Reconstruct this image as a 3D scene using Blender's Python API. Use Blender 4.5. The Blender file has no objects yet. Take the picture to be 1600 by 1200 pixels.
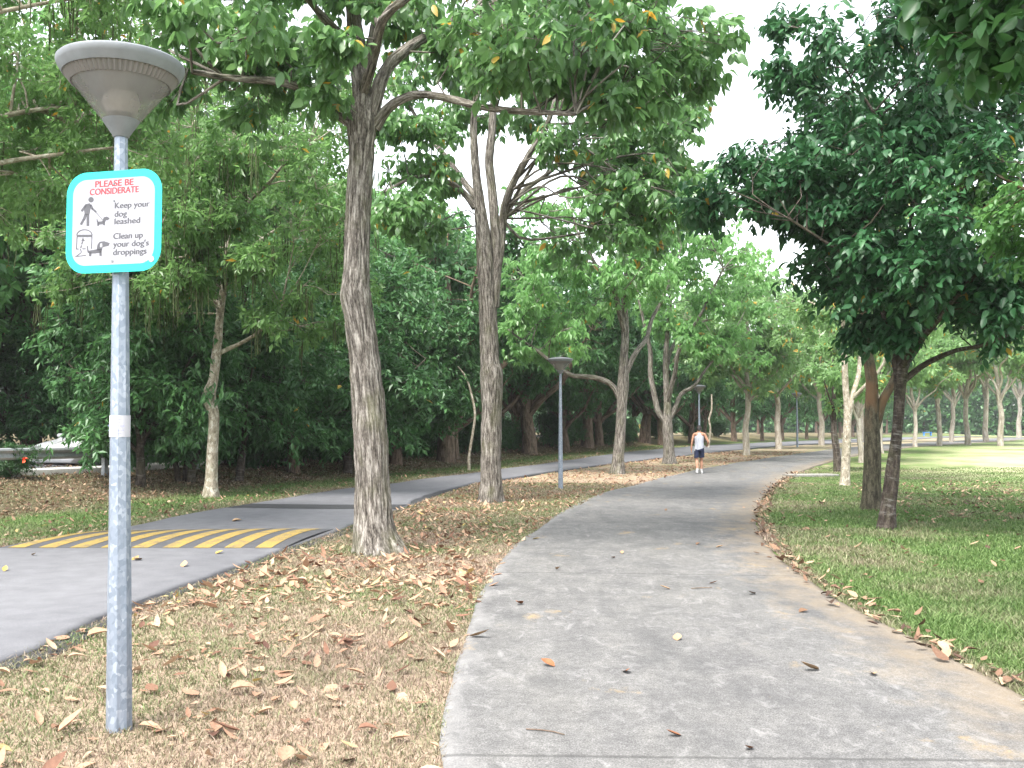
import bpy, math
import numpy as np
from math import radians as R, sin, cos, pi

SC = bpy.context.scene
COL = SC.collection
RG = np.random.default_rng(11)

# ------------------------------------------------------------------ camera geometry
F = 1560.0
PITCH = math.atan(72.0 / F)
CAMZ = 1.6
FWD = np.array([0, cos(PITCH), sin(PITCH)])
UPV = np.array([0, -sin(PITCH), cos(PITCH)])


def P(px, py, d):
    """world point seen at photo pixel (px, py) at distance d in front of the camera"""
    v = np.array([1.0, 0, 0]) * ((px - 800) / F) + UPV * ((600 - py) / F) + FWD
    return np.array([0, 0, CAMZ]) + v * (d / v[1])


def smooth(t):
    t = np.clip(t, 0, 1)
    return t * t * (3 - 2 * t)


ASL = np.array([(-9.6, 0), (-8.7, 4), (-7.9, 8), (-6.7, 14.2), (-5.7, 20.5), (-4.3, 27.7), (-1.6, 35), (4.6, 51), (16.5, 76), (33, 107), (56, 146), (110, 225)], float)
ASR = np.array([(-4.1, 0), (-3.75, 4), (-3.5, 7), (-3.4, 9.2), (-2.95, 14), (-2.55, 18), (-1.1, 30), (3.4, 41), (12.5, 58), (22.5, 76), (38, 102), (61, 142), (115, 220)], float)
CPL = np.array([(-.30, -3), (-.31, 2), (-.33, 4.7), (-.37, 6), (-.34, 8.7), (-.08, 12.6), (.55, 17.1), (2.5, 26), (6.6, 37), (11.3, 46.5), (19.7, 61), (31, 80), (49, 108), (73, 148)], float)
CPR = np.array([(3.2, -3), (3.1, 2), (3.06, 6), (3.06, 9), (3.22, 11.4), (3.72, 14.9), (4.75, 19.5), (6.9, 26.8), (10.1, 35.8), (15.6, 47.5), (25.2, 64), (35, 79), (53, 106), (77, 145)], float)


def edge_x(tab, y):
    return np.interp(y, tab[:, 1], tab[:, 0])


def gz(x, y):
    x = np.asarray(x, float); y = np.asarray(y, float)
    rise = 0.5 * smooth((y - 28) / 42.0)
    s = edge_x(ASL, y) - x
    bank = 0.55 * smooth((s - 2.5) / 6.0)
    lump = 0.02 * np.sin(x * .9 + 1.3) * np.sin(y * .7) * smooth((np.abs(x) + y) / 30)
    return rise + bank + lump


def at(px, py):
    prev = None
    for d in np.geomspace(3, 400, 900):
        p = P(px, py, d)
        h = p[2] - float(gz(p[0], p[1]))
        if h <= 0:
            if prev is None:
                return p
            a, ha = prev
            t = ha / (ha - h)
            q = a + (p - a) * t
            q[2] = float(gz(q[0], q[1]))
            return q
        prev = (p, h)
    return p


def spline(tab, n):
    """Catmull-Rom through a table, n points evenly along it"""
    tab = np.asarray(tab, float)
    p = np.vstack([2 * tab[0] - tab[1], tab, 2 * tab[-1] - tab[-2]])
    out = []
    for i in range(1, len(p) - 2):
        t = np.linspace(0, 1, 24, endpoint=False)[:, None]
        a, b, c, d = p[i - 1], p[i], p[i + 1], p[i + 2]
        out.append(.5 * (2 * b + (c - a) * t + (2 * a - 5 * b + 4 * c - d) * t ** 2 + (3 * b - a - 3 * c + d) * t ** 3))
    out.append(tab[-1][None])
    q = np.vstack(out)
    L = np.r_[0, np.cumsum(np.linalg.norm(np.diff(q, axis=0), axis=1))]
    u = np.linspace(0, L[-1], n)
    return np.stack([np.interp(u, L, q[:, k]) for k in range(q.shape[1])], 1)


_TAB = np.random.default_rng(5).random((256, 256))


def vnoise(u, v, pu=None):
    iu = np.floor(u).astype(int); iv = np.floor(v).astype(int)
    fu = u - iu; fv = v - iv
    fu = fu * fu * (3 - 2 * fu); fv = fv * fv * (3 - 2 * fv)
    iu1 = iu + 1
    if pu:
        iu = iu % pu; iu1 = iu1 % pu
    g = lambda a, b: _TAB[a % 256, b % 256]
    return (g(iu, iv) * (1 - fu) + g(iu1, iv) * fu) * (1 - fv) + (g(iu, iv + 1) * (1 - fu) + g(iu1, iv + 1) * fu) * fv


# ------------------------------------------------------------------ object helpers
def link(o):
    COL.objects.link(o)
    return o


def tag(o, label=None, cat=None, group=None, kind=None):
    if label: o['label'] = label
    if cat: o['category'] = cat
    if group: o['group'] = group
    if kind: o['kind'] = kind
    return o


def thing(name, label, cat, loc=(0, 0, 0), rz=0.0, group=None):
    o = bpy.data.objects.new(name, None)
    o.empty_display_size = .2
    link(o)
    o.location = [float(v) for v in loc]
    o.rotation_euler = (0, 0, rz)
    return tag(o, label, cat, group)


def meshdata(name, V, tris=None, quads=None, smooth_=True, attrs=None, vattrs=None, uv=None, polys=None):
    V = np.asarray(V, np.float32)
    starts, loops = [], []
    pos = 0
    for arr in (tris, quads):
        if arr is not None and len(arr):
            arr = np.asarray(arr, np.int32)
            k = arr.shape[1]
            loops.append(arr.ravel())
            starts.append(pos + np.arange(len(arr)) * k)
            pos += arr.size
    if polys:
        for p in polys:
            loops.append(np.asarray(p, np.int32)); starts.append(np.array([pos])); pos += len(p)
    loops = np.concatenate(loops).astype(np.int32); starts = np.concatenate(starts).astype(np.int32)
    me = bpy.data.meshes.new(name)
    me.vertices.add(len(V)); me.vertices.foreach_set('co', V.ravel())
    me.loops.add(len(loops)); me.loops.foreach_set('vertex_index', loops)
    me.polygons.add(len(starts)); me.polygons.foreach_set('loop_start', starts)
    me.update(calc_edges=True)
    me.polygons.foreach_set('use_smooth', np.full(len(starts), bool(smooth_)))
    for k, a in (attrs or {}).items():
        at_ = me.attributes.new(k, 'FLOAT', 'POINT'); at_.data.foreach_set('value', np.asarray(a, np.float32))
    for k, a in (vattrs or {}).items():
        at_ = me.attributes.new(k, 'FLOAT_VECTOR', 'POINT'); at_.data.foreach_set('vector', np.asarray(a, np.float32).ravel())
    if uv is not None:
        l = me.uv_layers.new(name='UVMap'); l.data.foreach_set('uv', np.asarray(uv, np.float32)[loops].ravel())
    me.validate(clean_customdata=False)
    return me


def obj(name, me, mat=None, parent=None):
    o = bpy.data.objects.new(name, me)
    link(o)
    if mat is not None and not me.materials:
        me.materials.append(mat)
    if parent is not None:
        o.parent = parent
    return o


def copy_tree(root, loc, rz=0, scale=1.0, label=None, group=None):
    r = root.copy(); COL.objects.link(r)
    r.location = [float(v) for v in loc]; r.rotation_euler = (0, 0, rz)
    r.scale = (scale,) * 3 if np.isscalar(scale) else scale
    if label: r['label'] = label
    if group: r['group'] = group
    for ch in list(root.children):
        c = ch.copy(); COL.objects.link(c); c.parent = r
        for g in list(ch.children):
            d = g.copy(); COL.objects.link(d); d.parent = c
    return r


class MB:
    """collects simple shapes in one mesh"""
    def __init__(s): s.V = []; s.P = []
    def add(s, V, faces):
        n = len(s.V); s.V += [tuple(map(float, v)) for v in V]; s.P += [[i + n for i in f] for f in faces]; return s
    def box(s, c, size, bev=0.0, rz=0):
        x, y, z = [v / 2 for v in size]
        b = min(bev, x * .9, y * .9, z * .9)
        prof = [(-x + b, -y), (x - b, -y), (x, -y + b), (x, y - b), (x - b, y), (-x + b, y), (-x, y - b), (-x, -y + b)] if b else [(-x, -y), (x, -y), (x, y), (-x, y)]
        k = len(prof); V = []; fs = []
        levels = [(-z, (1 - b / x if b else 1)), (-z + b, 1), (z - b, 1), (z, (1 - b / x if b else 1))] if b else [(-z, 1), (z, 1)]
        for zz, sc in levels:
            V += [(px * sc, py * sc, zz) for px, py in prof]
        for l in range(len(levels) - 1):
            for i in range(k):
                j = (i + 1) % k; fs.append([l * k + i, l * k + j, (l + 1) * k + j, (l + 1) * k + i])
        fs.append(list(range(k))[::-1]); fs.append([(len(levels) - 1) * k + i for i in range(k)])
        ca, sa = cos(rz), sin(rz)
        return s.add([(c[0] + a * ca - b_ * sa, c[1] + a * sa + b_ * ca, c[2] + d) for a, b_, d in V], fs)
    def lathe(s, prof, seg=32, c=(0, 0, 0), zig=0, close=False):
        V = []; fs = []
        for r, z in prof:
            for i in range(seg):
                a = 2 * pi * i / seg; rr = r + (zig if i % 2 else 0)
                V.append((c[0] + rr * cos(a), c[1] + rr * sin(a), c[2] + z))
        for l in range(len(prof) - 1):
            for i in range(seg):
                j = (i + 1) % seg; fs.append([l * seg + i, l * seg + j, (l + 1) * seg + j, (l + 1) * seg + i])
        if close:
            fs.append(list(range(seg))[::-1]); fs.append([(len(prof) - 1) * seg + i for i in range(seg)])
        return s.add(V, fs)
    def loft(s, rings, cap=True, closed=True):
        k = len(rings[0]); V = [p for r in rings for p in r]; fs = []
        for l in range(len(rings) - 1):
            for i in range(k if closed else k - 1):
                j = (i + 1) % k; fs.append([l * k + i, l * k + j, (l + 1) * k + j, (l + 1) * k + i])
        if cap:
            fs.append(list(range(k))[::-1]); fs.append([(len(rings) - 1) * k + i for i in range(k)])
        return s.add(V, fs)
    def prism(s, poly, y0, y1):
        """polygon in the x-z plane given thickness along y"""
        k = len(poly)
        V = [(x, y0, z) for x, z in poly] + [(x, y1, z) for x, z in poly]
        fs = [list(range(k)), [k + i for i in range(k)][::-1]] + [[i, k + i, k + (i + 1) % k, (i + 1) % k] for i in range(k)]
        return s.add(V, fs)
    def build(s, name, mat=None, parent=None, smooth_=False):
        me = bpy.data.meshes.new(name); me.from_pydata(s.V, [], s.P)
        if smooth_:
            me.polygons.foreach_set('use_smooth', np.ones(len(s.P), bool))
            me.set_sharp_from_angle(angle=R(38))
        me.update()
        return obj(name, me, mat, parent)


# ------------------------------------------------------------------ materials
class NT:
    def __init__(s, name):
        s.m = bpy.data.materials.new(name); s.m.use_nodes = True
        s.t = s.m.node_tree; s.t.nodes.clear()
        s.out = s.t.nodes.new('ShaderNodeOutputMaterial')
    def n(s, typ, **kw):
        nd = s.t.nodes.new('ShaderNode' + typ)
        for k, v in kw.items():
            if k.startswith('i_'):
                nd.inputs[k[2:].replace('_', ' ')].default_value = v
            else:
                setattr(nd, k, v)
        return nd
    def l(s, a, b): s.t.links.new(a, b)
    def attr(s, name): return s.n('Attribute', attribute_name=name)
    def noise(s, vec, scale, detail=4, rough=.55, mapscale=None, dist=0.0):
        if mapscale is not None:
            mp = s.n('Mapping'); mp.inputs['Scale'].default_value = mapscale; s.l(vec, mp.inputs['Vector']); vec = mp.outputs['Vector']
        nz = s.n('TexNoise'); nz.inputs['Scale'].default_value = scale; nz.inputs['Detail'].default_value = detail
        nz.inputs['Roughness'].default_value = rough; nz.inputs['Distortion'].default_value = dist
        s.l(vec, nz.inputs['Vector']); return nz.outputs['Fac']
    def ramp(s, fac, stops, interp='LINEAR'):
        r = s.n('ValToRGB'); cr = r.color_ramp; cr.interpolation = interp
        while len(cr.elements) < len(stops): cr.elements.new(.5)
        for e, (p, c) in zip(cr.elements, stops):
            e.position = p; e.color = (*c, 1) if len(c) == 3 else c
        s.l(fac, r.inputs['Fac']); return r.outputs['Color']
    def step(s, fac, a, b):
        m = s.n('MapRange'); m.inputs['From Min'].default_value = a; m.inputs['From Max'].default_value = b; m.clamp = True
        s.l(fac, m.inputs['Value']); return m.outputs['Result']
    def mix(s, fac, a, b, mode='MIX'):
        m = s.n('Mix'); m.data_type = 'RGBA'; m.blend_type = mode; m.clamp_factor = True
        for sock, v in ((m.inputs[0], fac), (m.inputs[6], a), (m.inputs[7], b)):
            if hasattr(v, 'links'): s.l(v, sock)
            elif isinstance(v, (int, float)): sock.default_value = v
            else: sock.default_value = (*v, 1) if len(v) == 3 else v
        return m.outputs[2]
    def math(s, op, a, b=None):
        m = s.n('Math'); m.operation = op
        for sock, v in ((m.inputs[0], a), (m.inputs[1], b)):
            if v is None: continue
            if hasattr(v, 'links'): s.l(v, sock)
            else: sock.default_value = v
        return m.outputs[0]
    def bump(s, h, strength, dist):
        b = s.n('Bump'); b.inputs['Strength'].default_value = strength; b.inputs['Distance'].default_value = dist
        s.l(h, b.inputs['Height']); return b.outputs['Normal']
    def bsdf(s, color, rough=.8, spec=.3, metal=0.0, normal=None):
        p = s.n('BsdfPrincipled'); p.inputs['Roughness'].default_value = rough; p.inputs['Metallic'].default_value = metal
        p.inputs['Specular IOR Level'].default_value = spec
        if hasattr(color, 'links'): s.l(color, p.inputs['Base Color'])
        else: p.inputs['Base Color'].default_value = (*color, 1)
        if normal is not None: s.l(normal, p.inputs['Normal'])
        return p
    def done(s, sh):
        s.l(sh.outputs[0], s.out.inputs['Surface']); return s.m


def plain(name, col, rough=.6, spec=.4, metal=0.0, vary=.12):
    t = NT(name); co = t.n('TexCoord').outputs['Object']
    nz = t.noise(co, 14, 5)
    c = t.ramp(nz, [(.3, tuple(v * (1 - vary) for v in col)), (.7, tuple(min(1, v * (1 + vary)) for v in col))])
    return t.done(t.bsdf(c, rough, spec, metal))


def leaf_mat(name, dark, mid, light, yellow=(.42, .30, .05), yfrac=.012, rough=.42, spec=.45, trans=.33, tcol=None, patch=.5):
    dark, mid, light = [(c[0] * .95, c[1] * 1.04, c[2] * 1.18) for c in (dark, mid, light)]
    t = NT(name)
    geo = t.n('NewGeometry'); rnd = geo.outputs['Random Per Island']
    co = t.n('TexCoord').outputs['Object']
    big = t.noise(co, .9, 3)
    f = t.math('ADD', t.math('MULTIPLY', rnd, 1 - patch), t.math('MULTIPLY', t.step(big, .28, .72), patch))
    c = t.ramp(f, [(0, dark), (.5, mid), (1, light)])
    r2 = t.n('TexWhiteNoise'); r2.noise_dimensions = '1D'; t.l(rnd, r2.inputs['W'])
    isy = t.math('LESS_THAN', r2.outputs['Value'], yfrac)
    c = t.mix(isy, c, yellow)
    p = t.bsdf(c, rough, spec)
    tr = t.n('BsdfTranslucent')
    tc = t.mix(isy, t.mix(.5, c, tcol or tuple(min(1, 2.2 * v) for v in light)), (.6, .32, .04))
    t.l(tc, tr.inputs['Color'])
    mx = t.n('MixShader'); mx.inputs[0].default_value = trans
    t.l(p.outputs[0], mx.inputs[1]); t.l(tr.outputs[0], mx.inputs[2])
    return t.done(mx)


def bark_mat(name, furrow, body, ridge, moss=(.09, .11, .04), mossamt=.35, vs=.10, sc=26, bumpd=.02, lichen=None, bands=None, patch=None):
    t = NT(name)
    b = t.attr('barkco').outputs['Vector']
    n1 = t.noise(b, sc, 5, .6, (1, 1, vs), .35)
    n2 = t.noise(b, sc * 2.7, 4, .6, (1, 1, vs * 2.5))
    n3 = t.noise(b, 3.5, 4, .6, (1, 1, .45))
    h = t.math('ADD', t.math('MULTIPLY', n1, .7), t.math('MULTIPLY', n2, .3))
    c = t.ramp(h, [(.38, furrow), (.50, body), (.62, ridge)])
    c = t.mix(t.math('MULTIPLY', t.step(n3, .5, .72), mossamt), c, moss)
    if lichen:
        n4 = t.noise(b, 11, 5, .65, (1, 1, .8)); c = t.mix(t.math('MULTIPLY', t.step(n4, .55, .62), .75), c, lichen)
    if patch:
        n5 = t.noise(b, 2.2, 3, .6, (1, 1, .5)); oz = t.n('SeparateXYZ'); t.l(t.n('TexCoord').outputs['Object'], oz.inputs[0]); c = t.mix(t.math('MULTIPLY', t.math('MULTIPLY', t.step(n5, .46, .58), t.step(oz.outputs[2], 1.5, 2.1)), .8), c, patch)
    if bands:
        n6 = t.noise(b, 9, 5, .7, (.5, .5, 2.6)); c = t.mix(t.math('MULTIPLY', t.step(n6, .54, .70), .38), c, bands)
    return t.done(t.bsdf(c, .9, .15, normal=t.bump(h, .9, bumpd)))


M = {}
M['leaf_row'] = leaf_mat('leaf_row', (.046, .100, .030), (.088, .172, .048), (.150, .255, .075), yfrac=.016, trans=.42, rough=.34, spec=.55)
M['leaf_mid'] = leaf_mat('leaf_mid', (.078, .160, .046), (.135, .260, .070), (.22, .36, .11), yfrac=.006, trans=.46, rough=.36)
M['leaf_dark'] = leaf_mat('leaf_dark', (.016, .060, .020), (.028, .088, .028), (.060, .155, .046), yfrac=.002, rough=.44, spec=.42, trans=.2)
M['leaf_olive'] = leaf_mat('leaf_olive', (.064, .122, .032), (.110, .195, .050), (.175, .285, .080), yfrac=.008, trans=.44, rough=.38)
M['leaf_wood'] = leaf_mat('leaf_wood', (.026, .072, .022), (.052, .128, .036), (.105, .215, .060), yfrac=.001, trans=.26)
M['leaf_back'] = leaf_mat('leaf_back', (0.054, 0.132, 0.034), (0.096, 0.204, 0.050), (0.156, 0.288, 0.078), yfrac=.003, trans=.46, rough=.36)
M['leaf_corner'] = leaf_mat('leaf_corner', (.020, .060, .016), (.036, .10, .022), (.07, .16, .036), yfrac=.0, trans=.24)
M['leaf_bright'] = leaf_mat('leaf_bright', (.045, .115, .025), (.075, .175, .038), (.13, .24, .06), yfrac=.003)
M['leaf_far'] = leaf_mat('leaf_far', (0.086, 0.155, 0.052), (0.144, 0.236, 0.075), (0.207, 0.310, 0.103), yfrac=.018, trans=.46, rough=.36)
M['leaf_shrub'] = leaf_mat('leaf_shrub', (.018, .055, .016), (.035, .09, .024), (.07, .15, .035), yfrac=0)
M['bark_row'] = bark_mat('bark_row', (.030, .026, .022), (.145, .128, .110), (.345, .32, .285), moss=(.12, .125, .06), mossamt=.5, sc=36, vs=.11, bumpd=.05)
M['bark_pale'] = bark_mat('bark_pale', (0.139, 0.115, 0.082), (0.279, 0.242, 0.189), (0.410, 0.369, 0.303), moss=(0.180, 0.180, 0.107), mossamt=.55, sc=16, vs=.5, bumpd=.015, lichen=(.52, .50, .43))
M['bark_dark'] = bark_mat('bark_dark', (.022, .017, .014), (.055, .043, .036), (.11, .09, .075), mossamt=.3, sc=16, vs=.3, bumpd=.012, bands=(.36, .35, .33))
M['bark_brown'] = bark_mat('bark_brown', (.028, .025, .018), (.066, .058, .040), (.125, .112, .080), moss=(.075, .08, .04), mossamt=.6, sc=18, vs=.3, bumpd=.015, patch=(.135, .080, .045))
M['bark_wood'] = bark_mat('bark_wood', (.05, .035, .026), (.13, .092, .07), (.22, .165, .13), mossamt=.2, sc=14, vs=.2, bumpd=.02)
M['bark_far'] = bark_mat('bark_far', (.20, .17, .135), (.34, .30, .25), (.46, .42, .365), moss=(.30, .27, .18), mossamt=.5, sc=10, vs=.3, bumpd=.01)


def ground_mat():
    t = NT('ground_cover')
    co = t.n('TexCoord').outputs['Object']
    dry = t.attr('dry').outputs['Fac']; soil_shade = t.attr('soil_shade').outputs['Fac']; sunb = t.attr('sunlit_dry').outputs['Fac']
    a = t.noise(co, 1.1, 5); b = t.noise(co, 38, 5, .7); c_ = t.noise(co, 7, 5, .65); st = t.noise(co, .28, 4, .55)
    g = t.ramp(b, [(.25, (.04, .07, .018)), (.5, (.085, .135, .038)), (.8, (.155, .205, .075))])
    d = t.ramp(b, [(.25, (.15, .105, .07)), (.5, (.29, .22, .16)), (.8, (.44, .36, .275))])
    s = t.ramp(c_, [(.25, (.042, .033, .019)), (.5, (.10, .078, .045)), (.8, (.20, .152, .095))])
    df = t.math('ADD', dry, t.math('MULTIPLY', t.math('SUBTRACT', a, .5), 1.7))
    df = t.math('ADD', df, t.math('MULTIPLY', t.math('SUBTRACT', c_, .5), .9))
    col = t.mix(t.step(df, .2, .85), g, d)
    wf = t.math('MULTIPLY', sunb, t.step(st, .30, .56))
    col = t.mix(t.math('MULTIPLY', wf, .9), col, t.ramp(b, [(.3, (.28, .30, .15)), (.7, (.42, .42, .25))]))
    sf = t.math('ADD', soil_shade, t.math('MULTIPLY', t.math('SUBTRACT', c_, .5), 1.3))
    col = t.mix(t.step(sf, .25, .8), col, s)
    return t.done(t.bsdf(col, .95, .1, normal=t.bump(b, .7, .02)))


def path_mat():
    t = NT('worn_concrete')
    co = t.n('TexCoord').outputs['Object']; uv = t.n('UVMap').outputs['UV']
    sep = t.n('SeparateXYZ'); t.l(uv, sep.inputs[0]); U, Vv = sep.outputs[0], sep.outputs[1]
    a = t.noise(co, .6, 5, .6, (1.2, .4, 1)); b = t.noise(co, 3.2, 6, .65, (1, .6, 1)); fine = t.noise(co, 95, 3, .7); mid = t.noise(co, 22, 5, .7)
    col = t.ramp(a, [(.3, (0.11270, 0.11270, 0.11799)), (.5, (0.14685, 0.14685, 0.14950)), (.7, (0.17572, 0.17307, 0.16778))])
    col = t.mix(.45, col, t.ramp(b, [(.3, (0.08395, 0.08395, 0.08786)), (.5, (0.15076, 0.15076, 0.15076)), (.72, (0.24380, 0.24127, 0.23471))]))
    grain = t.noise(co, 210, 2, .6)
    col = t.mix(.55, col, t.ramp(fine, [(.30, (.06, .06, .06)), (.5, (.5, .5, .5)), (.70, (.98, .98, .98))]), 'OVERLAY')
    col = t.mix(.4, col, t.ramp(grain, [(.32, (.08, .08, .08)), (.5, (.5, .5, .5)), (.68, (.95, .95, .95))]), 'OVERLAY')
    col = t.mix(.32, col, t.ramp(mid, [(.32, (.15, .15, .15)), (.68, (.85, .85, .85))]), 'OVERLAY')
    # pale scuffs brushed across the slab
    sc = t.noise(co, 4.0, 6, .75, (1.5, .8, 1), 1.2)
    col = t.mix(t.math('MULTIPLY', t.step(sc, .54, .70), .6), col, (0.33557, 0.33557, 0.33959))
    # darker stains
    ds = t.noise(co, 1.3, 5, .6, (1, .35, 1)); col = t.mix(t.math('MULTIPLY', t.step(ds, .50, .70), .42), col, (0.07084, 0.07337, 0.07739))
    # washed-in sand along the right hand side and in blotches
    sand = t.math('ADD', t.step(U, .70, 1.0), t.math('MULTIPLY', t.math('SUBTRACT', b, .5), 2.0))
    col = t.mix(t.math('MULTIPLY', t.step(sand, .30, 1.05), .60), col, (.255, .20, .135))
    bl = t.noise(co, 1.15, 6, .62, (1.2, .8, 1), .3); fleck = t.noise(co, 15, 5, .7)
    bf = t.math('MULTIPLY', t.step(bl, .62, .70), t.step(fleck, .36, .56))
    col = t.mix(t.math('MULTIPLY', bf, .75), col, (.40, .285, .13))
    # pale edge on the left hand side
    le = t.math('ADD', t.math('MULTIPLY', U, -14), t.math('MULTIPLY', b, 1.6))
    col = t.mix(t.math('MULTIPLY', t.step(le, .05, .9), .55), col, (0.28578, 0.28578, 0.29371))
    # contraction joints every few metres
    j = t.math('ABSOLUTE', t.math('SUBTRACT', t.math('FRACT', t.math('DIVIDE', t.math('ADD', t.math('ADD', Vv, -4.825), t.math('MULTIPLY', mid, .03)), 6.15)), .5))
    jf = t.step(j, .0042, .0015)
    col = t.mix(t.math('MULTIPLY', jf, .5), col, (.05, .05, .05))
    col = t.mix(1.0, col, (.81, .79, .76), 'MULTIPLY')
    h = t.math('SUBTRACT', t.math('ADD', fine, t.math('MULTIPLY', mid, .6)), t.math('MULTIPLY', jf, 3))
    return t.done(t.bsdf(col, .86, .25, normal=t.bump(h, .35, .006)))


def asphalt_mat(name='worn_asphalt', k=1.0):
    t = NT(name)
    co = t.n('TexCoord').outputs['Object']
    a = t.noise(co, .5, 5, .6, (1, .35, 1)); fine = t.noise(co, 120, 3, .7); b = t.noise(co, 4, 5)
    col = t.ramp(a, [(.3, (.100 * k, .100 * k, .109 * k)), (.7, (.145 * k, .145 * k, .154 * k))])
    col = t.mix(.55, col, t.ramp(fine, [(.3, (.25, .25, .25)), (.7, (.75, .75, .75))]), 'OVERLAY')
    col = t.mix(.3, col, t.ramp(b, [(.3, (.3, .3, .3)), (.7, (.7, .7, .7))]), 'OVERLAY')
    return t.done(t.bsdf(col, .85, .3, normal=t.bump(fine, .4, .006)))


def galv_mat():
    t = NT('galvanised_steel'); co = t.n('TexCoord').outputs['Object']
    v = t.n('TexVoronoi'); v.inputs['Scale'].default_value = 52
    mp = t.n('Mapping'); mp.inputs['Scale'].default_value = (1, 1, .75)
    d = t.noise(co, 14, 3)
    ad = t.n('VectorMath'); ad.operation = 'ADD'; t.l(co, ad.inputs[0])
    cm = t.n('CombineXYZ'); t.l(t.math('MULTIPLY', d, .05), cm.inputs[0]); t.l(t.math('MULTIPLY', d, .06), cm.inputs[2]); t.l(cm.outputs[0], ad.inputs[1])
    t.l(ad.outputs[0], mp.inputs['Vector']); t.l(mp.outputs[0], v.inputs['Vector'])
    sep = t.n('SeparateColor'); t.l(v.outputs['Color'], sep.inputs[0])
    c = t.ramp(sep.outputs[0], [(0, (.165, .20, .25)), (.5, (.215, .25, .305)), (.8, (.255, .29, .345)), (1, (.33, .365, .42))])
    st = t.noise(co, 5, 5, .6, (6, 6, .5)); c = t.mix(t.math('MULTIPLY', t.step(st, .45, .7), .5), c, (.17, .195, .235))
    p = t.bsdf(c, .45, .5, .35)
    return t.done(p)


def litter_mat(name, stops):
    t = NT(name); rnd = t.n('NewGeometry').outputs['Random Per Island']
    co = t.n('TexCoord').outputs['Object']; n = t.noise(co, 60, 4)
    c = t.ramp(rnd, stops)
    c = t.mix(.5, c, t.ramp(n, [(.3, (.3, .3, .3)), (.7, (.7, .7, .7))]), 'OVERLAY')
    p = t.bsdf(c, .75, .25)
    tr = t.n('BsdfTranslucent'); t.l(c, tr.inputs['Color'])
    mx = t.n('MixShader'); mx.inputs[0].default_value = .12
    t.l(p.outputs[0], mx.inputs[1]); t.l(tr.outputs[0], mx.inputs[2])
    return t.done(mx)


def blade_mat():
    t = NT('grass_blades'); rnd = t.n('NewGeometry').outputs['Random Per Island']
    dry = t.attr('dry').outputs['Fac']
    g = t.ramp(rnd, [(0, (.048, .095, .022)), (.5, (.10, .175, .045)), (1, (.19, .265, .10))])
    d = t.ramp(rnd, [(0, (.14, .10, .074)), (.5, (.30, .218, .168)), (1, (.45, .355, .285))])
    c = t.mix(dry, g, d)
    p = t.bsdf(c, .6, .3)
    tr = t.n('BsdfTranslucent'); t.l(c, tr.inputs['Color'])
    mx = t.n('MixShader'); mx.inputs[0].default_value = .3
    t.l(p.outputs[0], mx.inputs[1]); t.l(tr.outputs[0], mx.inputs[2])
    return t.done(mx)


M['ground'] = ground_mat(); M['path'] = path_mat(); M['asphalt'] = asphalt_mat(); M['asphalt_dark'] = asphalt_mat('patch_and_edge_shade', .30)
M['galv'] = galv_mat(); M['blade'] = blade_mat()
M['litter'] = litter_mat('dry_leaves', [(0, (.085, .042, .030)), (.15, (.20, .105, .068)), (.4, (.34, .205, .135)), (.75, (.37, .245, .16)), (.95, (.41, .30, .212)), (1, (.40, .30, .10))])
M['litter_dark'] = litter_mat('dark_dry_leaves', [(0, (.055, .033, .024)), (.35, (.15, .085, .055)), (.7, (.28, .18, .115)), (1, (.44, .31, .21))])


# ------------------------------------------------------------------ sheets: ground, roads
CONTACT_SHADE = [(*at(px, py)[:2], r) for px, py, r in ((596, 866, .55), (766, 787, .5), (965, 743, .6), (1045, 728, .6), (186, 1141, .16), (330, 778, .5), (1384, 827, .35), (1361, 798, .4), (1320, 758, .4))]  # contact shade at trunk and pole feet, painted with the bare earth colour


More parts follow.
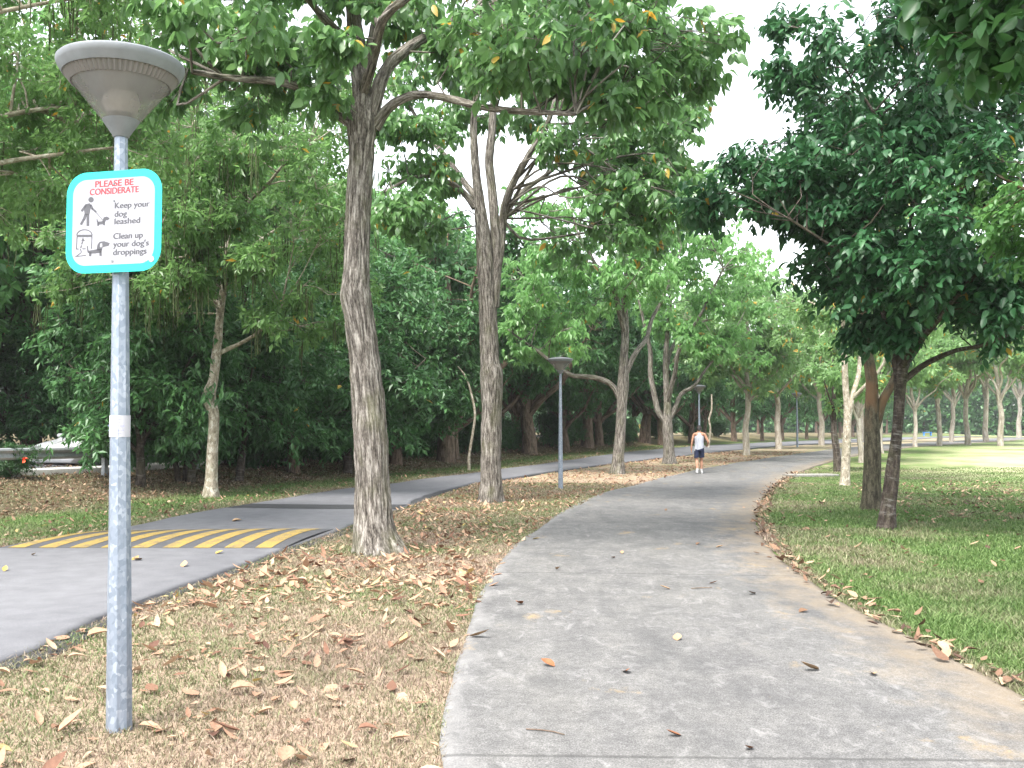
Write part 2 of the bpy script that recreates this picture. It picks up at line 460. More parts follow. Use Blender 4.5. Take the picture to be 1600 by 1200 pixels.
def build_ground():
    gx = np.r_[-420, -300, -220, -160, -120, np.arange(-95, -30, 3.0), np.arange(-30, -14, .8), np.arange(-14, 14, .28), np.arange(14, 30, .8), np.arange(30, 95, 3.0), 95, 120, 160, 220, 300, 420]
    gy = np.r_[-60, -40, -25, np.arange(-16, 2, 1.5), np.arange(2, 30, .3), np.arange(30, 60, .8), np.arange(60, 150, 3.0), 150, 170, 200, 260, 350, 480, 650]
    X, Y = np.meshgrid(gx, gy)
    X = X.ravel(); Y = Y.ravel()
    Z = gz(X, Y)
    cl, cr, al, ar = edge_x(CPL, Y), edge_x(CPR, Y), edge_x(ASL, Y), edge_x(ASR, Y)
    under = ((X > cl + .12) & (X < cr - .12)) | ((X > al + .12) & (X < ar - .12))
    Z = Z - np.where(under, .06, 0)
    verge = smooth((X - ar + .3) / .3) * smooth((cl + .3 - X) / .3)
    dry = np.full(len(X), .12)
    dry = np.maximum(dry, verge * (1.0 - .3 * smooth((Y - 14) / 30)))
    s = al - X
    left = smooth(s / .5)
    dry = np.maximum(dry, left * (.40 - .3 * smooth((s - .8) / 1.2)) + left * smooth((s - 3.5) / 3) * .5)
    right = smooth((X - cr) / .2)
    dry = np.where(right > .5, .06 + .6 * np.exp(-((X - cr) / .22) ** 2) + .20 * smooth((Y - 18) / 25), dry)
    soil_shade = verge * .12 + left * smooth((s - 2.2) / 1.6) * (.85 - .25 * smooth((Y - 45) / 40))
    for q in CONTACT_SHADE:
        soil_shade = np.maximum(soil_shade, .85 * np.exp(-(((X - q[0]) ** 2 + (Y - q[1]) ** 2) / q[2] ** 2)))
    sunlit_dry = right * smooth((Y - 22) / 18) * smooth((X - cr - 2.0) / 5)  # far lawn: sunlight painted in by paling the dry grass colour
    nx, ny = len(gx), len(gy)
    i = np.arange(nx * ny).reshape(ny, nx)
    q = np.stack([i[:-1, :-1], i[:-1, 1:], i[1:, 1:], i[1:, :-1]], -1).reshape(-1, 4)
    o = obj('ground', meshdata('ground', np.stack([X, Y, Z], 1), quads=q, attrs={'dry': dry, 'soil_shade': soil_shade, 'sunlit_dry': sunlit_dry}), M['ground'])
    tag(o, kind='structure')


def build_strip(name, tl, tr, mat, lift, n=420, across=14, rag=.03, side=.07):
    L = spline(tl, n); Rr = spline(tr, n)
    ln = np.r_[0, np.cumsum(np.linalg.norm(np.diff((L + Rr) / 2, axis=0), axis=1))]
    rg = np.random.default_rng(len(name))
    k = np.arange(n)
    wob = lambda ph: rag * ((vnoise(k * .9 + ph, k * 0 + ph) - .5) * 1.4 + (vnoise(k * .23 + ph, k * 0 + 3 + ph) - .5) * 2)
    L = L + np.c_[wob(3.0), wob(0) * 0]; Rr = Rr + np.c_[wob(40.0), wob(0) * 0]
    u = np.r_[0, 0, np.linspace(.02, .98, across), 1, 1]
    V = []; UV = []
    for j, t in enumerate(u):
        p = L * (1 - t) + Rr * t
        z = gz(p[:, 0], p[:, 1]) + lift
        if j in (1, len(u) - 2): z = z - .008
        if j in (0, len(u) - 1): z = z - side
        V.append(np.c_[p, z]); UV.append(np.c_[np.full(n, t), ln])
    V = np.stack(V, 1).reshape(-1, 3); UV = np.stack(UV, 1).reshape(-1, 2)
    w = len(u); i = np.arange(n * w).reshape(n, w)
    q = np.stack([i[:-1, :-1], i[:-1, 1:], i[1:, 1:], i[1:, :-1]], -1).reshape(-1, 4)
    o = obj(name, meshdata(name, V, quads=q, uv=UV), mat)
    return tag(o, kind='structure')


build_ground()
build_strip('concrete_path', CPL, CPR, M['path'], .022)
build_strip('asphalt_road', ASL, ASR, M['asphalt'], .035, rag=.09)
# dark strip painted as the shadow line of the raised road edge, verge side
rim = ASR.copy(); rim2 = ASR.copy(); rim[:, 0] -= .05; rim2[:, 0] += .20
build_strip('asphalt_margin', rim, rim2, M['asphalt_dark'], .012, across=3, rag=.10)


# ------------------------------------------------------------------ leaves and wood
def norm(v):
    return v / np.maximum(np.linalg.norm(v, axis=-1, keepdims=True), 1e-9)


def leaves_mesh(name, pos, axis, up, L, wr=.42, hi=True, fold=.25, curl=.18):
    n = len(pos)
    a = norm(axis); s = norm(np.cross(a, up)); nn = np.cross(s, a)
    L = np.broadcast_to(np.asarray(L, float), (n,))[:, None]
    W = L * np.broadcast_to(np.asarray(wr, float), (n,))[:, None] * .5
    curl = np.broadcast_to(np.asarray(curl, float), (n,))[:, None]
    fold = np.broadcast_to(np.asarray(fold, float), (n,))[:, None]
    pt = lambda t: pos + a * L * t - nn * curl * L * t * t
    if hi:
        row = [pos]
        for t, k in ((.17, .70), (.45, 1.0), (.76, .62)):
            m = pt(t); row += [m - s * W * k + nn * fold * W * k, m, m + s * W * k + nn * fold * W * k]
        row.append(pt(1.0))
        V = np.stack(row, 1).reshape(-1, 3)
        b = (np.arange(n) * 11)[:, None, None]
        tr = (np.array([[0, 2, 1], [0, 3, 2], [10, 7, 8], [10, 8, 9]])[None] + b).reshape(-1, 3)
        qd = (np.array([[1, 2, 5, 4], [2, 3, 6, 5], [4, 5, 8, 7], [5, 6, 9, 8]])[None] + b).reshape(-1, 4)
        return meshdata(name, V, tris=tr, quads=qd, smooth_=True)
    m = pt(.45)
    V = np.stack([pos, m - s * W + nn * fold * W, pt(1.0), m + s * W + nn * fold * W], 1).reshape(-1, 3)
    b = (np.arange(n) * 4)[:, None, None]
    tr = (np.array([[0, 2, 1], [0, 3, 2]])[None] + b).reshape(-1, 3)
    return meshdata(name, V, tris=tr, smooth_=False)


class Wood:
    def __init__(s): s.V = []; s.Q = []; s.B = []; s.n = 0
    def push(s, V, Q, B):
        s.V.append(V); s.Q.append(Q + s.n); s.B.append(B); s.n += len(V)
    def tube(s, pts, rad, seg=10, step=.12, flare=0.0, ridge=0.0, rv=3.0, lump=.05, wig=0.0, rg=RG):
        pts = np.asarray(pts, float); rad = np.asarray(rad, float)
        ln = np.linalg.norm(np.diff(pts, axis=0), axis=1).sum()
        n = int(max(4, min(400, ln / step)))
        q = spline(np.c_[pts, rad], n)
        p, r = q[:, :3].copy(), np.maximum(q[:, 3], .002)
        u = np.linspace(0, ln, n)
        if wig:
            f1, f2, ph = rg.uniform(1.2, 2.6), rg.uniform(3, 5), rg.uniform(0, 6, 4)
            e = np.sin(np.linspace(0, pi, n)) * wig
            p[:, 0] += e * (np.sin(u * f1 + ph[0]) + .4 * np.sin(u * f2 + ph[1])); p[:, 1] += e * (np.sin(u * f1 + ph[2]) + .4 * np.sin(u * f2 + ph[3]))
        T = norm(np.gradient(p, axis=0))
        N = np.zeros_like(p); ref = np.array([1.0, 0, 0]) if abs(T[0, 0]) < .8 else np.array([0, 1.0, 0])
        v = norm((ref - T[0] * ref.dot(T[0]))[None])[0]
        for i in range(n):
            v = v - T[i] * v.dot(T[i]); v = v / max(np.linalg.norm(v), 1e-9); N[i] = v
        Bn = np.cross(T, N)
        th = np.arange(seg) * 2 * pi / seg
        off = rg.uniform(0, 200)
        TH, U = np.meshgrid(th, u)
        rr = r[:, None] * np.ones((1, seg))
        if lump:
            rr = rr * (1 + lump * 2 * (vnoise(TH / (2 * pi) * 3, U * 1.6 + off, 3) - .5) + lump * (vnoise(TH / (2 * pi) * 6, U * 5 + off, 6) - .5))
        if ridge:
            k = int(max(9, round(2 * pi * r[:max(3, n // 3)].mean() / .042)))
            a = vnoise(TH / (2 * pi) * k + .9 * (vnoise(TH / (2 * pi) * 7, U * 4 + off, 7) - .5), U * rv + off, k)
            b = vnoise(TH / (2 * pi) * k * 2, U * rv * 2.6 + off + 31, k * 2)
            rr = rr + ridge * (1 - 2 * np.abs(a - .5) * 1.6) + ridge * .5 * (b - .5)
        if flare:
            k = rg.uniform(0, 6)
            rr = rr * (1 + flare * np.exp(-U / .22) * (.55 + .45 * np.cos(4 * TH + k) + .25 * np.cos(7 * TH + k * 2)))
        V = p[:, None, :] + N[:, None, :] * (np.cos(TH) * rr)[..., None] + Bn[:, None, :] * (np.sin(TH) * rr)[..., None]
        B = np.stack([np.cos(TH) * r[:, None] + off, np.sin(TH) * r[:, None], U + off], -1)
        i = np.arange(n * seg).reshape(n, seg); j = np.roll(i, -1, 1)
        Q = np.stack([i[:-1], j[:-1], j[1:], i[1:]], -1).reshape(-1, 4)
        s.push(V.reshape(-1, 3), Q, B.reshape(-1, 3))
        return p, r
    def sticks(s, A, C, r0, r1, sag=None):
        """many thin three-sided twigs at once"""
        n = len(A)
        if n == 0: return
        d = C - A; t = norm(d); side = norm(np.cross(t, RG.normal(size=(n, 3)))); o2 = np.cross(t, side)
        mid = (A + C) / 2 + (sag if sag is not None else 0)
        rings = []
        for p, r in ((A, r0), (mid, (r0 + r1) / 2), (C, r1)):
            r = np.broadcast_to(np.asarray(r, float), (n,))[:, None]
            for k in range(3):
                rings.append(p + (side * cos(2.1 * k) + o2 * sin(2.1 * k)) * r)
        V = np.stack(rings, 1).reshape(-1, 3)
        f = np.array([[l * 3 + k, l * 3 + (k + 1) % 3, l * 3 + 3 + (k + 1) % 3, l * 3 + 3 + k] for l in range(2) for k in range(3)])
        Q = (f[None] + (np.arange(n) * 9)[:, None, None]).reshape(-1, 4)
        s.push(V, Q, V * np.array([1, 1, 1.0]))
    def mesh(s, name):
        return meshdata(name, np.vstack(s.V), quads=np.vstack(s.Q), vattrs={'barkco': np.vstack(s.B)})


def sphere_pts(n, rg, inner=.3):
    v = norm(rg.normal(size=(n, 3)))
    return v * (inner + (1 - inner) * rg.random((n, 1)) ** .5)


def foliage(wood, anchors, anch_r, blobs, rg, twigs=9, sprays=6, leaflets=5, L=.18, wr=.45, style='palm', hi=True, droop=.45, name='crown', tipdown=.15, jitter=.10):
    """branches from the nearest limb to every clump, twigs through the clump, leaf sprays on the twigs"""
    anchors = np.asarray(anchors); anch_r = np.asarray(anch_r)
    TA, TB = [], []
    for c, r in blobs:
        c = np.asarray(c, float); r = np.asarray(r, float) * np.ones(3)
        dd = np.linalg.norm(anchors - c, axis=1) + .8 * np.maximum(0, anchors[:, 2] - c[2])
        k = int(np.argmin(dd)); a = anchors[k]
        ln = np.linalg.norm(c - a)
        r0 = min(anch_r[k] * .7, .008 + .0075 * ln)
        if ln > .25:
            m1 = a + (c - a) * .35 + rg.normal(size=3) * .13 * ln + np.array([0, 0, .13 * ln]); m2 = a + (c - a) * .7 + rg.normal(size=3) * .08 * ln + np.array([0, 0, .06 * ln])
            pp, _ = wood.tube([a, m1, m2, c], [r0, r0 * .8, r0 * .55, .008], seg=6, step=.25, lump=.03, rg=rg)
        else:
            pp = np.array([a, c])
        m = len(pp)
        n = max(3, int(rg.normal(twigs, twigs * .2)))
        st = pp[rg.integers(int(m * .55), m, n)]
        en = c + sphere_pts(n, rg, .45) * r
        TA.append(st); TB.append(en)
    TA = np.vstack(TA); TB = np.vstack(TB)
    n = len(TA)
    d = TB - TA; ln = np.linalg.norm(d, axis=1, keepdims=True)
    sag = rg.normal(size=(n, 3)) * .10 * ln
    wood.sticks(TA, TB, .006 + .003 * ln[:, 0], .003, sag)
    t = rg.uniform(.25, 1.0, (n, sprays)); t[:, 0] = 1.0
    t = t[..., None]
    mid = (TA + TB)[:, None] / 2 + sag[:, None]
    p = np.where(t < .5, TA[:, None] + (mid - TA[:, None]) * (t * 2), mid + (TB[:, None] - mid) * (t * 2 - 1))
    p = (p + rg.normal(size=p.shape) * jitter).reshape(-1, 3)
    dirs = norm(np.repeat(norm(d), sprays, 0) + rg.normal(size=p.shape) * .55 + np.array([0, 0, -tipdown]))
    N = len(p); K = leaflets
    if style == 'palm':
        s1 = norm(np.cross(dirs, rg.normal(size=(N, 3)))); s2 = np.cross(dirs, s1)
        ph = rg.uniform(0, 6.28, (N, 1)) + np.arange(K)[None] * 2 * pi / K
        ax = dirs[:, None] * .35 + (s1[:, None] * np.cos(ph)[..., None] + s2[:, None] * np.sin(ph)[..., None]) * .9
        ax = ax + np.array([0, 0, -droop]) + rg.normal(size=ax.shape) * .12
        base = p[:, None] + norm(ax) * (L * .18)
    else:
        tt = (np.arange(K) + .5) / K
        sgn = np.where(np.arange(K) % 2, 1., -1.)
        side = norm(np.cross(dirs, np.array([0, 0, 1.]) + rg.normal(size=(N, 3)) * .4))
        base = p[:, None] + dirs[:, None] * (tt[None, :, None] - .5) * (L * K * .36)
        ax = dirs[:, None] * .55 + side[:, None] * sgn[None, :, None] * .85 + np.array([0, 0, -droop]) + rg.normal(size=(N, K, 3)) * .2
    up = np.array([0, 0, 1.]) + rg.normal(size=(N, K, 3)) * .45
    LL = L * rg.uniform(.5, 1.3, N * K)
    return leaves_mesh(name, base.reshape(-1, 3), ax.reshape(-1, 3), up.reshape(-1, 3), LL, wr * rg.uniform(.85, 1.15, N * K), hi,
                       fold=rg.uniform(0, .65, N * K), curl=rg.uniform(-.12, .55, N * K))


def px_limb(spec, d):
    """traced limb: (px, py, width px[, extra depth]) -> points and radii"""
    pts, rad = [], []
    for e in spec:
        dd = d + (e[3] if len(e) > 3 else 0)
        pts.append(P(e[0], e[1], dd)); rad.append(e[2] * .5 * dd / F)
    return np.array(pts), np.array(rad)


def region_blobs(regions, d, rg):
    out = []
    for (x0, y0, x1, y1, n, r, d0, d1) in regions:
        # stratified so that clumps spread without lining up
        k = int(math.ceil(math.sqrt(n)))
        cells = [(i, j) for i in range(k) for j in range(k)]
        rg.shuffle(cells)
        for (i, j) in cells[:n]:
            x = x0 + (x1 - x0) * (i + rg.random()) / k; y = y0 + (y1 - y0) * (j + rg.random()) / k
            rr = r * rg.uniform(.75, 1.25)
            out.append((P(x, y, d + rg.uniform(d0, d1)), (rr, rr, rr * .75)))
    return out


def traced_tree(name, label, d, trunk, limbs, regions, bark, leaf, seed, fol, cat='tree', group=None, seg=20, ridge=0.0, flare=.35, extra_blobs=None, pods=None, base=None, step=.10, anchor_from=.5, limb_wig=.05):
    rg = np.random.default_rng(seed)
    w = Wood()
    tp, tr_ = px_limb(trunk, d)
    b = tp[0].copy(); b[2] = float(gz(b[0], b[1]))
    tp[0, 2] = b[2] - .08
    pp, rr = w.tube(tp, tr_, seg, step, flare=flare, ridge=ridge, lump=.05, rg=rg)
    k = int(len(pp) * anchor_from)
    A, AR = [pp[k:]], [rr[k:]]
    for li in limbs:
        lp, lr = px_limb(li, d)
        p2, r2 = w.tube(lp, lr, max(8, seg // 2), step * 1.3, ridge=ridge * .5, lump=.05, wig=limb_wig, rg=rg)
        A.append(p2[len(p2) // 4:]); AR.append(r2[len(r2) // 4:])
    A = np.vstack(A); AR = np.concatenate(AR)
    blobs = region_blobs(regions, d, rg) + (extra_blobs or [])
    crown = foliage(w, A, AR, blobs, rg, **fol)
    root = thing(name, label, cat, b, 0, group)
    inv = lambda me: me.transform(__import__('mathutils').Matrix.Translation([-float(v) for v in b]))
    wm = w.mesh('trunk'); inv(wm); inv(crown)
    obj('trunk', wm, bark, root); obj('crown', crown, leaf, root)
    if pods:
        pm = pod_mesh(blobs, rg, *pods); inv(pm)
        po = obj('seed_pods', pm, M['pod'], root); po['kind'] = 'stuff'
    return root


def pod_mesh(blobs, rg, nclus, per):
    A = []; C = []
    for i in range(nclus):
        c, r = blobs[rg.integers(len(blobs))]
        p = np.asarray(c) + rg.normal(size=3) * np.asarray(r) * .6
        for j in range(rg.integers(2, per)):
            q = p + rg.normal(size=3) * .07
            L = rg.uniform(.3, .85)
            A.append(q); C.append(q + np.array([rg.normal() * .03, rg.normal() * .03, -L]))
    w = Wood(); w.sticks(np.array(A), np.array(C), .012, .009, rg.normal(size=(len(A), 3)) * .012)
    return meshdata('seed_pods', np.vstack(w.V), quads=np.vstack(w.Q))


M['pod'] = plain('seed_pod', (.055, .070, .026), .7, .2, vary=.4)

FOL_ROW = dict(twigs=11, sprays=5, leaflets=5, L=.17, wr=.50, style='palm', droop=1.0)
# --- the two big trees on the verge
traced_tree('verge_tree', 'thickest furrowed grey trunk with flared foot beside the yellow striped hump', 13.1,
    [(593, 868, 78), (584, 812, 56), (580, 700, 50), (573, 600, 47), (562, 505, 43), (556, 462, 46), (557, 425, 38), (559, 330, 36), (565, 235, 37), (566, 200, 43), (566, 150, 29), (560, 90, 25), (552, 20, 20), (548, -80, 16), (552, -220, 10)],
    [[(556, 200, 16), (525, 178, 14), (480, 147, 12), (430, 128, 11, -.3), (360, 120, 9, -.6), (300, 112, 6, -1.0)],
     [(585, 200, 18), (610, 168, 14), (650, 150, 12), (690, 152, 11, -.3), (740, 165, 10, -.5), (800, 172, 9, -.8), (900, 178, 5, -1.2)],
     [(580, 180, 22), (600, 120, 19), (632, 78, 17, .4), (680, 45, 14, .9), (760, 10, 11, 1.5), (860, -50, 7, 2)],
     [(570, 120, 20), (588, 60, 18), (602, -20, 14, .8), (640, -130, 9, 1.6)],
     [(560, 110, 16), (540, 60, 13), (500, 20, 11, -.8), (440, -50, 8, -1.6)],
     [(566, 150, 16), (600, 40, 13, -1), (680, -40, 11, -2.2), (800, -90, 7, -3)]],
    [(300, -300, 1020, -70, 11, .75, -3, 3), (250, -60, 540, 50, 11, .60, -2.6, 2.2), (620, -60, 1060, 50, 17, .58, -3, 2.6),
     (400, 60, 520, 130, 4, .40, -1.2, 1), (250, 50, 400, 170, 5, .40, -.8, 1.0), (680, 40, 1080, 120, 13, .48, -2, 2), (850, 100, 1040, 170, 7, .40, -1.2, 1),
     (1060, 50, 1150, 150, 5, .38, -.8, .8), (560, -40, 650, 40, 2, .4, .6, 1.6), (500, 120, 560, 180, 1, .3, -.6, -.4)],
    M['bark_row'], M['leaf_row'], 3, dict(FOL_ROW), seg=110, ridge=.019, step=.028, group='trees on the verge between the road and the path')
traced_tree('verge_tree', 'tall furrowed trunk splitting into twin stems, just left of the plain lamp', 22.0,
    [(766, 788, 37), (767, 740, 31), (768, 650, 30), (768, 588, 35), (765, 560, 29), (762, 480, 27), (758, 400, 26), (752, 345, 19), (746, 290, 13), (740, 220, 11), (742, 160, 9), (752, 60, 7), (750, -60, 5)],
    [[(772, 480, 16), (776, 410, 15), (772, 350, 15), (768, 290, 14), (770, 190, 12), (778, 110, 9, .5), (800, 0, 6, 1)],
     [(776, 420, 15), (786, 350, 14), (800, 295, 12, -.4), (828, 240, 10, -.8), (850, 200, 8, -1.2), (880, 120, 5, -1.6)],
     [(780, 360, 10), (805, 312, 9, .5), (845, 278, 6, 1.0), (890, 245, 4, 1.5), (960, 215, 2.5, 2)],
     [(742, 325, 10), (722, 300, 9), (695, 283, 7, -.4), (655, 276, 5, -.8), (600, 300, 3, -1)],
     [(744, 310, 10), (718, 275, 9, .6), (690, 235, 8, 1), (660, 200, 6, 1.5), (636, 160, 4, 2)]],
    [(640, -160, 1020, 0, 7, 1.0, -3, 3), (640, 0, 1080, 130, 12, .85, -2.5, 3.5), (880, 170, 1070, 260, 9, .75, -2.2, 2.2), (900, 250, 1080, 330, 8, .65, -2, 2),
     (590, 120, 720, 230, 7, .6, -2.5, 3), (590, 240, 700, 370, 8, .55, -2, 2.0), (760, 100, 900, 190, 5, .5, -1, 3), (860, 200, 1080, 400, 12, .7, -2.5, 3), (1000, 150, 1110, 300, 6, .6, -1.5, 1.5)],
    M['bark_row'], M['leaf_row'], 8, dict(FOL_ROW, twigs=9, sprays=6, L=.20, leaflets=5), seg=64, ridge=.014, step=.05, group='trees on the verge between the road and the path', limb_wig=.04)
traced_tree('verge_tree', 'grey verge trunk with a long low limb arching left behind the plain lamp', 35.4,
    [(964, 744, 23), (966, 715, 18), (969, 680, 16), (972, 630, 16), (974, 598, 18), (975, 560, 14), (977, 520, 12), (976, 460, 9), (985, 380, 6), (1000, 300, 4)],
    [[(969, 625, 9), (955, 602, 9), (930, 590, 8), (895, 586, 7), (868, 572, 6), (835, 545, 5), (800, 520, 3)],
     [(977, 585, 10), (992, 552, 8), (1010, 528, 7, .5), (1024, 490, 6, 1), (1050, 430, 4, 1.5)],
     [(977, 520, 9), (962, 470, 8, -.6), (940, 425, 6, -1.2), (905, 370, 4, -2)]],
    [(810, 290, 1060, 420, 22, 1.05, -3.5, 3.5), (795, 400, 960, 500, 14, .85, -2.5, 2.5), (790, 480, 920, 560, 9, .7, -2, 2), (960, 380, 1060, 480, 8, .8, -2, 2)],
    M['bark_row'], M['leaf_mid'], 13, dict(FOL_ROW, twigs=10, sprays=6, L=.23, hi=False, leaflets=5), seg=24, ridge=.006, step=.12, group='trees on the verge between the road and the path')
traced_tree('verge_tree', 'brown verge trunk branching low into several curved stems beside the walking man', 43.5,
    [(1046, 729, 22), (1045, 705, 17), (1043, 665, 16), (1043, 640, 12), (1041, 600, 9), (1040, 560, 8), (1045, 500, 6), (1055, 400, 4), (1070, 320, 3)],
    [[(1040, 660, 10), (1028, 642, 9), (1020, 600, 8), (1014, 550, 7), (1006, 500, 5), (990, 430, 3)],
     [(1047, 655, 8), (1058, 632, 7), (1068, 614, 6), (1086, 602, 5), (1100, 580, 4), (1125, 550, 3)],
     [(1043, 630, 8), (1052, 590, 7, -.6), (1066, 540, 6, -1.2), (1100, 480, 4, -2), (1130, 420, 3, -2.4)],
     [(1041, 600, 7), (1046, 550, 6, 1), (1080, 510, 5, 2), (1140, 490, 3, 2.6)]],
    [(1000, 270, 1140, 380, 16, 1.15, -3.5, 3.5), (1020, 380, 1190, 470, 16, 1.0, -3, 3), (1050, 470, 1190, 560, 13, .8, -2, 2), (985, 420, 1050, 520, 5, .8, -1, 2)],
    M['bark_row'], M['leaf_mid'], 17, dict(FOL_ROW, twigs=10, sprays=6, L=.26, hi=False), seg=20, ridge=.005, step=.15, group='trees on the verge between the road and the path')

# --- left of the road: pale trunk with hanging pods, and the neighbour whose crown hangs over the lamp
traced_tree('pod_tree', 'slender pale knotted trunk with long hanging seed pods left of the road', float(at(330, 777)[1]),
    [(330, 780, 27), (330, 755, 20), (332, 700, 17), (334, 650, 16), (326, 620, 21), (333, 595, 15), (338, 555, 15), (343, 500, 12), (350, 440, 10), (356, 380, 8), (352, 320, 6), (360, 240, 4)],
    [[(341, 552, 8), (362, 543, 7), (385, 532, 6, -.3), (410, 515, 5, -.6), (440, 480, 3, -1)],
     [(352, 440, 7), (385, 400, 6, .5), (430, 360, 5, 1), (490, 330, 3, 1.5)],
     [(352, 430, 6), (320, 390, 5, -.5), (270, 365, 4, -1), (200, 340, 3, -1.5)],
     [(356, 370, 6), (330, 300, 5, 1), (280, 260, 4, 2), (220, 230, 3, 2.6)],
     [(356, 360, 6), (420, 280, 5, -1), (480, 230, 3, -2)]],
    [(180, 60, 570, 250, 30, 1.0, -3.5, 3.5), (180, 230, 560, 400, 30, .9, -3.2, 3.2), (60, 300, 300, 480, 16, .8, -2.5, 2.5), (200, 380, 330, 520, 8, .65, -1, 2), (230, 330, 330, 470, 5, .5, -2.2, -.8), (300, 200, 410, 430, 11, .55, -2.6, -.7), (390, 380, 560, 520, 10, .65, -2, 2)],
    M['bark_pale'], M['leaf_olive'], 23, dict(twigs=10, sprays=7, leaflets=5, L=.18, wr=.44, style='palm', droop=.5, hi=False), pods=(190, 9), seg=24, flare=.3, group='pod trees left of the road')
traced_tree('pod_tree', 'pod tree at the left margin with its small leaved crown behind the lamp head', 14.0,
    [(-230, 960, 40), (-228, 850, 30), (-220, 600, 27), (-205, 400, 24), (-190, 300, 20), (-170, 150, 14), (-140, 0, 9), (-120, -150, 5)],
    [[(-205, 390, 14), (-120, 300, 11), (-20, 260, 9, .4), (90, 240, 6, .8), (180, 230, 3, 1.2)],
     [(-190, 280, 14), (-90, 215, 10, .5), (20, 175, 8, 1), (140, 168, 5, 1.4), (230, 170, 3, 1.8)],
     [(-175, 170, 12), (-80, 60, 9, -.8), (40, 10, 7, -1), (160, -10, 4, -1)],
     [(-190, 300, 12), (-320, 180, 9), (-450, 120, 5)]],
    [(-420, -250, 260, -20, 30, .8, -3, 3), (-60, -20, 240, 130, 22, .62, -.5, 4), (-60, 120, 260, 250, 20, .6, 0, 4.5), (-80, 240, 200, 340, 14, .55, .5, 4.5), (-450, -50, -150, 250, 12, .75, -3, 3)],
    M['bark_pale'], M['leaf_olive'], 29, dict(twigs=10, sprays=7, leaflets=5, L=.13, wr=.48, style='palm', droop=.45, hi=False), pods=(40, 5), seg=16, group='pod trees left of the road')

# --- right of the path
R1_REG = [(1190, 205, 1300, 330, 6, .58, -1.0, 1.6), (1095, 300, 1260, 350, 7, .40, -.6, .8), (1130, 235, 1250, 300, 4, .40, -.6, .8), (1250, 60, 1400, 200, 9, .58, -1.6, 2), (1300, 190, 1560, 330, 15, .60, -2.8, 2.4),
          (1260, 330, 1420, 430, 9, .50, -1.8, 1.8), (1330, 400, 1600, 480, 11, .50, -2.4, 2), (1420, 60, 1640, 220, 12, .62, -2, 3), (1320, -110, 1640, 60, 12, .66, -2.5, 2.5),
          (1600, 80, 1830, 460, 15, .7, -2.5, 2.5), (1300, 430, 1420, 520, 6, .40, -1.6, 1.2), (1420, 440, 1620, 530, 10, .40, -2, 1.2), (1210, 40, 1260, 130, 3, .32, -.3, .5), (1180, 230, 1330, 380, 6, .48, -1.5, 1.5), (1380, 150, 1600, 420, 9, .55, -3, 1)]
traced_tree('path_side_tree', 'low dense dark green tree with a blackish trunk ringed by pale bands', 16.3,
    [(1384, 828, 28), (1388, 790, 23), (1394, 740, 21), (1402, 670, 16), (1406, 610, 17), (1408, 578, 20), (1412, 540, 12), (1415, 490, 10), (1420, 420, 9), (1425, 330, 7), (1430, 220, 5), (1432, 100, 3)],
    [[(1404, 585, 13), (1396, 550, 11), (1385, 505, 9, -.4), (1365, 450, 7, -.8), (1310, 390, 5, -1.2), (1230, 340, 3, -1.4)],
     [(1410, 580, 14), (1428, 545, 12, .5), (1448, 505, 10, 1), (1470, 440, 8, 1.5), (1500, 330, 5, 2)],
     [(1412, 595, 10), (1445, 568, 9), (1488, 548, 7, -.3), (1540, 538, 6, -.5), (1600, 512, 5, -.7), (1680, 470, 3, -1)],
     [(1408, 575, 11), (1436, 530, 9, -.8), (1490, 470, 7, -1.6), (1560, 390, 5, -2.2), (1620, 280, 3, -2.6)],
     [(1416, 480, 8), (1370, 380, 6, 1), (1310, 290, 5, 1.3), (1250, 230, 3, 1.4)],
     [(1424, 340, 6), (1380, 220, 5, -.5), (1330, 120, 4, -.8), (1290, 70, 3, -1)]],
    R1_REG, M['bark_dark'], M['leaf_dark'], 31, dict(twigs=11, sprays=5, leaflets=6, L=.16, wr=.5, style='alt', droop=.5, tipdown=.3), seg=28, ridge=.003, step=.07, flare=.3, group='trees on the lawn along the path', anchor_from=.62)
traced_tree('path_side_tree', 'brown trunk with orange bark patches just behind the dark banded trunk', float(at(1361, 797)[1]),
    [(1361, 799, 33), (1362, 765, 27), (1363, 710, 25), (1362, 650, 22), (1362, 600, 18), (1358, 565, 17), (1352, 535, 14), (1353, 490, 13), (1358, 420, 10), (1365, 330, 7), (1370, 220, 4)],
    [[(1368, 668, 15), (1378, 630, 14), (1394, 600, 13), (1412, 560, 12), (1440, 500, 9, .6), (1480, 420, 6, 1.2)],
     [(1353, 500, 8), (1330, 450, 7, .5), (1300, 400, 5, 1)]],
    [(1290, 150, 1440, 400, 12, .8, -1.5, 3), (1420, 300, 1560, 440, 6, .8, 0, 3), (1290, 380, 1340, 430, 2, .5, 0, 1)],
    M['bark_brown'], M['leaf_dark'], 37, dict(twigs=10, sprays=6, leaflets=6, L=.18, wr=.5, style='alt', droop=.5, hi=False), seg=24, ridge=.003, group='trees on the lawn along the path')
